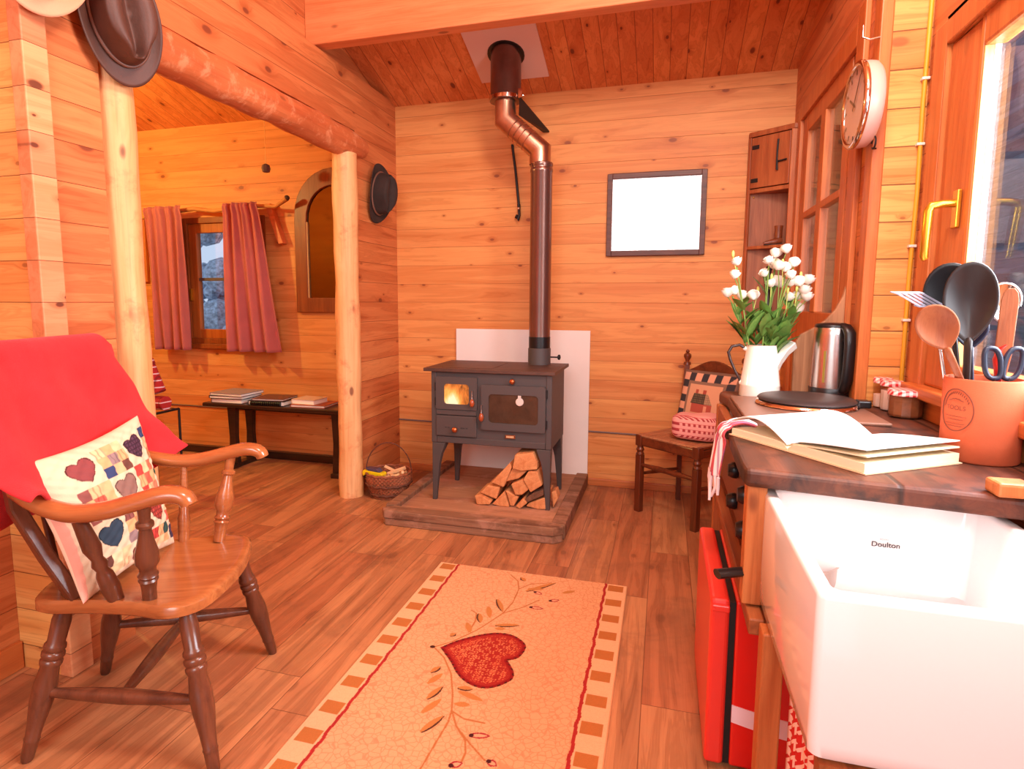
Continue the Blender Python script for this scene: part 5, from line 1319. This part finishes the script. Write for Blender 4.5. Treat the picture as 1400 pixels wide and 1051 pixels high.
part('handle_tab', MB().ball((jx - .06, jy, WZ + .197), (.014, .008, .01), 10, 8).ball((jx - .074, jy, WZ + .055), (.008, .008, .012), 10, 8), enamel, t, smooth=60)
FL = [(-.127, .53, [(0, 0), (-.008, -.048), (.0, .0)]), ]
random.seed(21)
def blossom(c, r):
    mb = MB(); c = Vector(c); R = Matrix.Rotation(random.uniform(0, 6), 4, 'Z') @ Matrix.Rotation(random.uniform(-.7, .7), 4, 'X') @ Matrix.Rotation(random.uniform(-.7, .7), 4, 'Y')
    for lay, (rr, hh, k) in enumerate(((1.0, .75, 5), (.72, .95, 4), (.4, 1.0, 3))):
        for i in range(k):
            a0 = 2*PI*(i + lay*.5)/k
            def fn(u, v, a0=a0, rr=rr, hh=hh, k=k):
                a = a0 + (u - .5) * 2*PI/k * 1.35
                q = math.sin(v * PI/2 * .98); rad = r * rr * q * (1 - .12 * (2*u - 1)**2 * v) * (1 + .14 * v * v)
                return c + (R @ Vector((rad*math.cos(a), rad*math.sin(a), r * (hh * (v ** 1.5) * 1.75 - .75 - .1 * (2*u-1)**2 * v))))
            mb.grid(fn, 5, 5)
    return mb
def leafmesh(p, d, L, w, bend):
    mb = MB(); p = Vector(p); d = Vector(d).normalized(); s = d.cross(Vector((0,0,1))); s = (s if s.length > .1 else Vector((1,0,0))).normalized(); nn = s.cross(d)
    def fn(u, v):
        wd = w * math.sin(PI * min(1, v * .93 + .05)) ** .8 * (2*u - 1)
        return p + d * (L * v) + s * wd + nn * (bend * L * v * v + .25 * abs(wd))
    return mb.grid(fn, 4, 9)
stems = [ # tip x, tip z, list of blossom offsets
 (.275, 1.462, [(.0, .0), (-.006, -.053)]), (.272, 1.345, [(.008, .0), (-.022, -.008), (.035, -.018)]), (.352, 1.325, [(0, 0)]),
 (.395, 1.465, [(0, 0), (-.012, -.05)]), (.415, 1.375, [(-.004, 0), (.02, .008)]), (.425, 1.495, [(0, 0), (.035, .015), (.0, -.045)]), (.455, 1.435, [(.0, 0), (.028, .018), (-.03, .006), (.018, -.03)]),
 (.465, 1.375, [(-.012, 0), (.02, .002)]), (.515, 1.38, [(0, 0), (.035, .008)]), (.52, 1.325, [(0, 0), (.028, -.004), (.018, .02)]), (.485, 1.32, [(0, 0)]), (.53, 1.27, [(0, 0)])]
for i, (tx, tz, bl) in enumerate(stems):
    ty = jy + random.uniform(-.06, .05) - .01
    bx0, by0 = jx + (tx - jx) * .18 + random.uniform(-.012, .012), jy + random.uniform(-.018, .018)
    t = thing('flower_stem', 'white flowering stem with green leaves standing in the cream jug', 'flower', (bx0, by0, WZ + .03), 0, 'white flowers in the jug')
    p0, p1, p2 = Vector((bx0, by0, WZ + .02)), Vector((jx + (tx - jx) * .45, (jy + ty) / 2, WZ + .22)), Vector((tx, ty, tz - .02))
    crv = [tuple(p0.lerp(p1, q).lerp(p1.lerp(p2, q), q)) for q in [k / 10 for k in range(11)]]
    part('stem', MB().tube(crv, .0032, 6), stemm, t, smooth=50)
    for k, (ox, oz) in enumerate(bl):
        c = (tx + ox, ty + random.uniform(-.02, .02), tz + oz)
        if k: part('stem', MB().tube([crv[7], tuple((Vector(crv[8]) + Vector(c)) / 2), (c[0], c[1], c[2] - .012)], .002, 5), stemm, t, smooth=50)
        part('blossom', blossom(c, random.uniform(.019, .025)), petal, t, smooth=60)
    if i % 2 == 0 or i > 5:
        c = (tx + random.uniform(-.02, .02), ty - .01, tz + random.uniform(.02, .035))
        part('bud', MB().ball(c, (.006, .006, .014), 8, 7).tube([crv[9], (c[0], c[1], c[2] - .012)], .0018, 5), budm, t, smooth=60)
    for k in range(4):
        q = random.randint(4, 8); a = random.uniform(0, 2*PI); b_ = Vector(crv[q])
        part('leaf', leafmesh(b_, (math.cos(a) * .7, math.sin(a) * .7 - .1, random.uniform(.8, 1.6)), random.uniform(.07, .12), random.uniform(.016, .026), random.uniform(-.25, -.05)), leafm, t, smooth=60)
    for k in range(3):
        a = random.uniform(0, 2*PI); b_ = Vector(crv[5])
        part('leaf', leafmesh(b_, (math.cos(a) * .8, math.sin(a) * .8, random.uniform(.8, 1.7)), random.uniform(.09, .14), random.uniform(.022, .034), random.uniform(-.2, .05)), leafm, t, smooth=60)

# ------------------------------------------------------------------ kettle
kx, ky = .648, 2.70
t = thing('electric_kettle', 'steel electric kettle with a black handle in front of the curved board', 'kettle', (kx, ky, WZ))
K = Matrix.Translation((kx, ky, WZ))
part('base', MB().lathe([(0, .0), (.074, 0), (.078, .006), (.077, .02), (.073, .026), (0, .026)], 36, K), black_pl, t, smooth=50)
part('black_skirt', MB().lathe([(.074, .027), (.075, .05), (.073, .052)], 36, K), black_pl, t, smooth=50)
part('body', MB().lathe([(.073, .05), (.071, .14), (.066, .262), (.064, .290), (.060, .294)], 40, K), steel, t, smooth=50)
part('lid', MB().lathe([(.064, .290), (.0645, .298), (.060, .304), (.03, .309), (0, .310)], 36, K), black_pl, t, smooth=50)
ka = math.radians(-62); kd0 = Vector((math.cos(ka), math.sin(ka), 0))
hpts = []
for r_, z_ in ((.050, .300), (.075, .290), (.090, .27), (.095, .22), (.094, .15), (.090, .09), (.078, .05), (.066, .04)):
    hpts.append((kx + kd0.x * r_, ky + kd0.y * r_, WZ + z_))
part('handle', MB().tube(hpts, [.013, .016, .018, .018, .018, .018, .016, .012], 12, flat=(1.35, .9)), black_pl, t, smooth=60)
part('spout', MB().prism([(-.085, .272), (-.060, .290), (-.055, .225)], 'Y', -.018, .018, M=K @ Matrix.Rotation(ka, 4, 'Z')), steel, t, smooth=40, bevel=.004)
part('gauge', MB().box(-.004, .004, -.0765, -.066, .075, .20, M=K @ Matrix.Rotation(math.radians(-30), 4, 'Z')), plain('gauge_olive', (140,120,50), .3), t, smooth=0)
part('switch', MB().ball((kx + kd0.x*.083, ky + kd0.y*.083, WZ + .245), .012, 10, 8), plain('dark_switch', (40,38,40), .15), t, smooth=60)

# ------------------------------------------------------------------ jars
gh = NT('red_gingham'); o_ = gh.sep(gh.obj())
ga = gh.math('GREATER_THAN', gh.math('SINE', gh.math('MULTIPLY', o_[0], 330)), 0); gb = gh.math('GREATER_THAN', gh.math('SINE', gh.math('MULTIPLY', gh.math('ADD', o_[1], o_[2]), 330)), 0)
gs = gh.math('ADD', gh.math('MULTIPLY', ga, .5), gh.math('MULTIPLY', gb, .5))
gh.set(Base_Color=gh.mix(gs, lin((250,232,228)), lin((206,40,48))), Roughness=.35)
def jar(cx, cy, r, h, fill, fh, label):
    t = thing('jam_jar', label, 'jar', (cx, cy, WZ), 0, 'jars with gingham lids')
    M = Matrix.Translation((cx, cy, WZ))
    part('glass', MB().lathe([(0, .001), (r*.92, .001), (r, .008), (r, h*.62), (r*1.04, h*.68), (r*1.04, h*.86), (r*.98, h*.9), (r*.98, h)], 12, M), glass_jar, t, smooth=20)
    part('contents', MB().lathe([(0, .005), (r*.88, .005), (r*.94, .012), (r*.94, fh), (0, fh + .003)], 12, M), fill, t, smooth=20)
    part('lid', MB().lathe([(r*1.0, h - .012), (r*1.06, h - .01), (r*1.06, h + .004), (r*1.0, h + .008), (0, h + .009)], 32, M), gh.mat, t, label='red and white gingham lid', smooth=40)
jar(.800, 2.345, .052, .088, jar_dirt, .078, 'largest jam jar with a gingham lid and brown contents, nearest the crock')
jar(.797, 2.478, .034, .102, jar_salt, .075, 'middle jam jar with a gingham lid and pale contents')
jar(.790, 2.545, .030, .104, jar_salt, .05, 'smallest jam jar half full of white sugar, nearest the kettle')

# ------------------------------------------------------------------ crock with utensils
kx_, ky_, kr, kh = .768, 1.765, .083, .205
t = thing('terracotta_crock', 'terracotta utensil crock with an oval stamp by the window', 'crock', (kx_, ky_, WZ))
Kc = Matrix.Translation((kx_, ky_, WZ))
ck = part('pot', MB().lathe([(0, .0), (kr - .006, 0), (kr - .001, .005), (kr - .002, .05), (kr, kh - .004), (kr - .003, kh), (kr - .009, kh), (kr - .011, .01), (0, .008)], 48, Kc), terra, t, smooth=50)
# oval stamp wrapped on the pot
a0 = math.atan2(-ky_ + 0, -kx_) + math.radians(-38)
def onpot(s, z, d=.0006): # s metres along surface, z above the base
    a = a0 - 0 + s / kr; return (kx_ + (kr + d) * math.cos(a), ky_ + (kr + d) * math.sin(a), WZ + z)
st = MB().tube([onpot(.040 * math.cos(2*PI*i/60), .128 + .052 * math.sin(2*PI*i/60)) for i in range(60)], .0011, 6, closed=True)
for k in range(17):
    a = math.radians(168 - k * 8.7); s_, z_ = .032 * math.cos(a), .128 + .043 * math.sin(a)
    st.tube([onpot(s_, z_ - .003), onpot(s_ + .0015, z_ + .003)], .0008, 5)
for zz, L_, in ((.112, .027), (.104, .020), (.094, .024), (.088, .018)):
    st.tube([onpot(-L_ + 2*L_*i/12, zz + .0007 * math.sin(i * 2.3)) for i in range(13)], .0006, 5)
st.tube([onpot(-.018 + .036*i/14, .150 + .006 * math.sin(i / 14 * PI) + .001 * math.sin(i*2)) for i in range(15)], .0008, 5)
part('stamp', st, terra_ink, ck, label='dark oval maker stamp', smooth=0)
# TOOLS word on the pot
cu_ = bpy.data.curves.new('t', 'FONT'); cu_.body = 'TOOLS'; cu_.size = .015; cu_.align_x = 'CENTER'; cu_.align_y = 'CENTER'
tmp = bpy.data.objects.new('tmp', cu_); link(tmp); dg = bpy.context.evaluated_depsgraph_get(); me = bpy.data.meshes.new_from_object(tmp.evaluated_get(dg)); bpy.data.objects.remove(tmp); bpy.data.curves.remove(cu_)
mb = MB(); mb.add([onpot(v.co.x, .133 + v.co.y, .0007) for v in me.vertices], [tuple(p.vertices) for p in me.polygons]); bpy.data.meshes.remove(me)
part('stamp_word', mb, terra_ink, ck, smooth=0)

def bowlspoon(name, label, base, tip, rx, rz, mat, dpt=.018, hr=.006, face=None, cat='spoon'):
    """spoon: handle from base up to the bowl centre at tip; the bowl faces the camera side"""
    t = thing(name, label, cat, base)
    b, c = Vector(base), Vector(tip); up = (c - b).normalized()
    n = Vector(face or (-.35, -.94, .0)); n = (n - up * n.dot(up)).normalized(); s = up.cross(n)
    def fn(u, v):
        a = 2*PI*u; q = v
        w = 1 + .10 * math.sin(a) - .38 * max(0, -math.sin(a)) ** 2
        return c + s * (rx * q * math.cos(a) * w) + up * (rz * q * math.sin(a)) - n * (dpt * (1 - q * q))
    part('bowl', MB().grid(fn, 36, 10), mat, t, smooth=70, solid=.004)
    e = c - up * rz * .9
    part('handle', MB().tube([b, b.lerp(e, .6), b.lerp(e, .9), c - up * rz * .97 - n * .002, c - up * rz * .90 - n * dpt * .22], [hr, hr * 1.05, hr * 1.1, hr * 1.15, hr * .7], 10, flat=(1.3, .7)), mat, t, smooth=60)
    return t
zb = WZ + .012
bowlspoon('wooden_spoon', 'round wooden spoon leaning left in the terracotta crock', (.80, 1.765, zb), (.645, 1.728, 1.238), .043, .060, spoon_m, .014, .0085)
bowlspoon('serving_spoon', 'large black serving spoon in the middle of the crock', (.735, 1.765, zb), (.712, 1.74, 1.300), .053, .098, plain('black_nylon', (38,30,30), .45), .026, .010)
bowlspoon('slotted_spoon', 'second black spoon half hidden behind the large black one', (.755, 1.81, zb), (.696, 1.80, 1.305), .058, .095, black_pl, .02, .008)
bowlspoon('dark_ladle', 'dark blue ladle low behind the black serving spoon', (.77, 1.80, zb), (.742, 1.80, 1.235), .036, .05, plain('navy_nylon', (40,44,66), .4), .02, .007)
bowlspoon('metal_spoon', 'shiny steel spoon between the black spoon and the wooden spatula', (.80, 1.80, zb), (.806, 1.80, 1.30), .034, .05, chrome, .016, .004, cat='spoon')
# fish slice
t = thing('fish_slice', 'steel slotted fish slice sticking out at the left behind the wooden spoon', 'spatula', (.74, 1.82, zb))
b_, c_ = Vector((.74, 1.82, zb)), Vector((.655, 1.79, 1.29))
part('handle', MB().tube([b_, b_.lerp(c_, .6), c_], .004, 8), steel, t, smooth=50)
mb = MB(); s_ = Vector((.9, .2, 0)).normalized(); u_v = (Vector((-.55, -.1, .25))).normalized()
for i in range(5):
    o0 = c_ + s_ * (-.030 + .015 * i)
    d_ = Vector((-.058, -.01, .034))
    w = s_ * .0036
    q = [o0 - w, o0 + w, o0 + w + d_, o0 - w + d_]
    mb.add([tuple(p) for p in q] + [tuple(p + Vector((0, .0, -.002))) for p in q], [(0,1,2,3),(7,6,5,4),(0,4,5,1),(1,5,6,2),(2,6,7,3),(3,7,4,0)])
for e in (Vector((0,0,0)), Vector((-.058, -.01, .034))):
    q = [c_ + s_ * -.036 + e, c_ + s_ * .036 + e, c_ + s_ * .036 + e + Vector((-.012, 0, .004)), c_ + s_ * -.036 + e + Vector((-.012, 0, .004))]
    mb.add([tuple(p) for p in q] + [tuple(p + Vector((0, 0, -.002))) for p in q], [(0,1,2,3),(7,6,5,4),(0,4,5,1),(1,5,6,2),(2,6,7,3),(3,7,4,0)])
part('blade', mb, plain('dull_steel', (120,112,122), .45, .6), t, smooth=0)
# wooden spatula
def paddle(b, c, w0, w1, th):
    b, c = Vector(b), Vector(c); up = (c - b); L = up.length; up.normalize(); n = Vector((-.35, -.94, 0)); n = (n - up*n.dot(up)).normalized(); s = up.cross(n); o = []
    outl = [(-w0, 0), (w0, 0), (w0, .45), (w1, .62), (w1, .93), (w1*.8, .975), (w1*.4, 1), (-w1*.4, 1), (-w1*.8, .975), (-w1, .93), (-w1, .62), (-w0, .45)]
    vs = [tuple(b + s*x + up*(L*v) + n*th) for x, v in outl] + [tuple(b + s*x + up*(L*v) - n*th) for x, v in outl]; k = len(outl)
    return MB().add(vs, [tuple(range(k)), tuple(range(2*k-1, k-1, -1))] + [(i, k+i, k+(i+1) % k, (i+1) % k) for i in range(k)])
solo('wooden_spatula', paddle((.795, 1.77, zb), (.795, 1.745, 1.335), .010, .017, .003), spoon_m, 'flat wooden spatula standing at the right side of the crock', 'spatula', smooth=0, bevel=.002)
# red handled tool
solo('red_peeler', MB().tube([(.785, 1.735, zb), (.775, 1.72, 1.12), (.765, 1.715, 1.165), (.77, 1.715, 1.19), (.782, 1.715, 1.20)], [.005, .009, .010, .007, .004], 8, flat=(1.4, .6)), red_pl, 'red plastic handle behind the scissors in the crock', 'peeler', smooth=50)
# scissors
t = thing('scissors', 'kitchen scissors with blue black loop handles standing in the crock', 'scissors', (.775, 1.715, zb))
sc = Vector((.776, 1.705, 1.10))
def loop(cx, w, h, z0, sl):
    return [(cx + w * math.copysign(abs(math.cos(a)) ** .7, math.cos(a)) + sl * math.sin(a) * .006, 1.703, z0 + h * math.copysign(abs(math.sin(a)) ** .8, math.sin(a))) for a in [2*PI*i/32 for i in range(32)]]
part('handle_loop', MB().tube(loop(.753, .0165, .036, 1.157, -1), .0062, 8, closed=True), blue_gr, t, smooth=60)
part('handle_loop', MB().tube(loop(.793, .0165, .036, 1.157, 1), .0062, 8, closed=True), blue_gr, t, smooth=60)
part('blade', MB().tube([(.758, 1.705, 1.125), (.770, 1.712, 1.06), (.777, 1.72, zb)], [.006, .008, .002], 6, flat=(1.4, .4)), steel, t, smooth=30)
part('blade', MB().tube([(.788, 1.703, 1.125), (.778, 1.709, 1.06), (.772, 1.716, zb)], [.006, .008, .002], 6, flat=(1.4, .4)), steel, t, smooth=30)

# ------------------------------------------------------------------ open book
S_ = Vector((.82, .572, 0)).normalized(); R_v = Vector((.572, -.82, 0)).normalized()
O_ = Vector((.318, 1.700, WZ)); LB = .315
t = thing('open_book', 'large open recipe book lying on the worktop near the sink', 'book', tuple(O_))
def bpt(r, s, h): return tuple(O_ + R_v * r + S_ * s + Vector((0, 0, h)))
def block(f0, f1, r0, r1, s0, s1, nseg=14):
    mb = MB(); vs = []
    for i in range(nseg + 1):
        r = r0 + (r1 - r0) * i / nseg
        vs += [bpt(r, s0, f0(r)), bpt(r, s1, f0(r)), bpt(r, s1, f1(r)), bpt(r, s0, f1(r))]
    fs = [(i*4+j, i*4+(j+1) % 4, (i+1)*4+(j+1) % 4, (i+1)*4+j) for i in range(nseg) for j in range(4)] + [(0,1,2,3), (nseg*4, nseg*4+1, nseg*4+2, nseg*4+3)]
    return mb.add(vs, fs)
pt_ = NT('printed_page'); o_ = pt_.sep(pt_.obj())
ss = pt_.math('ADD', pt_.math('MULTIPLY', o_[0], S_.x), pt_.math('MULTIPLY', o_[1], S_.y)); rr_ = pt_.math('ADD', pt_.math('MULTIPLY', o_[0], R_v.x), pt_.math('MULTIPLY', o_[1], R_v.y))
ln_ = pt_.math('GREATER_THAN', pt_.math('SINE', pt_.math('MULTIPLY', ss, 900)), .1)
nz_, _ = pt_.noise(pt_.comb(pt_.math('MULTIPLY', rr_, 350), pt_.math('FLOOR', pt_.math('MULTIPLY', ss, 143.2)), 0), 1, 1)
tx = pt_.math('MULTIPLY', pt_.math('MULTIPLY', ln_, pt_.math('GREATER_THAN', nz_, .47)), .22)
pt_.set(Base_Color=pt_.mix(tx, lin((252,248,244)), lin((130,120,120))), Roughness=.8)
page = pt_.mat
part('cover', block(lambda r: .001, lambda r: .004, -.006, .228, 0, LB), plain('book_cloth', (226,190,150), .7), t, smooth=0)
part('cover_left', block(lambda r: .001 + .25 * max(0, .05 + r) * 0, lambda r: .004, -.215, -.006, 0, LB), bpy.data.materials['book_cloth'], t, smooth=0)
part('right_pages', block(lambda r: .0045, lambda r: .026 - .018 * math.exp(-r / .010), .002, .222, .004, LB - .004), [paper_edge], t, smooth=0)
part('left_pages', block(lambda r: .0045, lambda r: .022 - .016 * math.exp(r / .010), -.208, -.002, .004, LB - .004), [paper_edge], t, smooth=0)
part('loose_pages', block(lambda r: .020 + .020 * (r / .22) ** .8, lambda r: .0235 + .020 * (r / .22) ** .8, .008, .224, .006, LB - .008), [paper_edge], t, smooth=50)
part('right_page', block(lambda r: .022 + .034 * (r / .22) ** .6, lambda r: .0245 + .034 * (r / .22) ** .6, .006, .222, .005, LB - .006), page, t, smooth=50)
part('left_page', block(lambda r: .016 + .050 * math.sin(min(1, -r / .21) * PI * .82), lambda r: .019 + .050 * math.sin(min(1, -r / .21) * PI * .82), -.212, -.004, .004, LB - .005), page, t, smooth=50)
# ------------------------------------------------------------------ light
def area(name, loc, rot, sx, sy, power, col=(1,1,1), spread=None):
    l = bpy.data.lights.new(name, 'AREA'); l.shape = 'RECTANGLE'; l.size = sx; l.size_y = sy; l.energy = power; l.color = col
    o = bpy.data.objects.new(name, l); link(o); o.location = loc; o.rotation_euler = rot
    if spread: l.spread = math.radians(spread)
    return o
def point(name, loc, power, col=(1,1,1), r=.08):
    l = bpy.data.lights.new(name, 'POINT'); l.energy = power; l.color = col; l.shadow_soft_size = r
    o = bpy.data.objects.new(name, l); link(o); o.location = loc; return o
area('added_front_fill', (-.15, -1.88, 2.6), (PI/2, 0, 0), 1.85, 2.0, 105, (1, .97, .95))  # unseen light sized to whiten the picture glass and fill the room
area('daylight_kitchen_window', (1.25, 1.68, 1.75), (0, math.radians(68), 0), 1.2, 1.35, 135, (1, .98, .97))
point('added_overhead_fill', (.25, 1.15, 3.1), 165, (1, .93, .86), .3)  # added fill for the back wall and ceiling, no fitting hangs here
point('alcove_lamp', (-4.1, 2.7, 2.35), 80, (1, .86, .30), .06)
wd = bpy.data.worlds.new('World'); scene.world = wd; wd.use_nodes = True
bg = wd.node_tree.nodes['Background']
bg.inputs[0].default_value = (.72, .83, 1.0, 1); bg.inputs[1].default_value = .95
# ------------------------------------------------------------------ camera
cam = bpy.data.cameras.new('Camera'); co = bpy.data.objects.new('Camera', cam); link(co)
F_, PX, PY = 822.647, 667.918, 505.222
yaw, pit, rol = -.283413, -.1128697, .0027017
fw = Vector((math.sin(yaw)*math.cos(pit), math.cos(yaw)*math.cos(pit), math.sin(pit)))
r0 = Vector((math.cos(yaw), -math.sin(yaw), 0)); u0 = r0.cross(fw)
r_ = r0*math.cos(rol) + u0*math.sin(rol); u_ = -r0*math.sin(rol) + u0*math.cos(rol)
co.matrix_world = Matrix(((r_.x, u_.x, -fw.x, 0), (r_.y, u_.y, -fw.y, 0), (r_.z, u_.z, -fw.z, 1.30), (0, 0, 0, 1)))
cam.sensor_fit = 'HORIZONTAL'; cam.sensor_width = 36; cam.lens = F_ * 36 / 1400
cam.shift_x = (700 - PX) / 1400; cam.shift_y = -(525.5 - PY) / 1400
cam.clip_start = .05; cam.clip_end = 200
scene.camera = co
vs_ = scene.view_settings; vs_.view_transform = 'Standard'; vs_.look = 'None'; vs_.gamma = 1; vs_.use_curve_mapping = False; vs_.exposure = 0.03
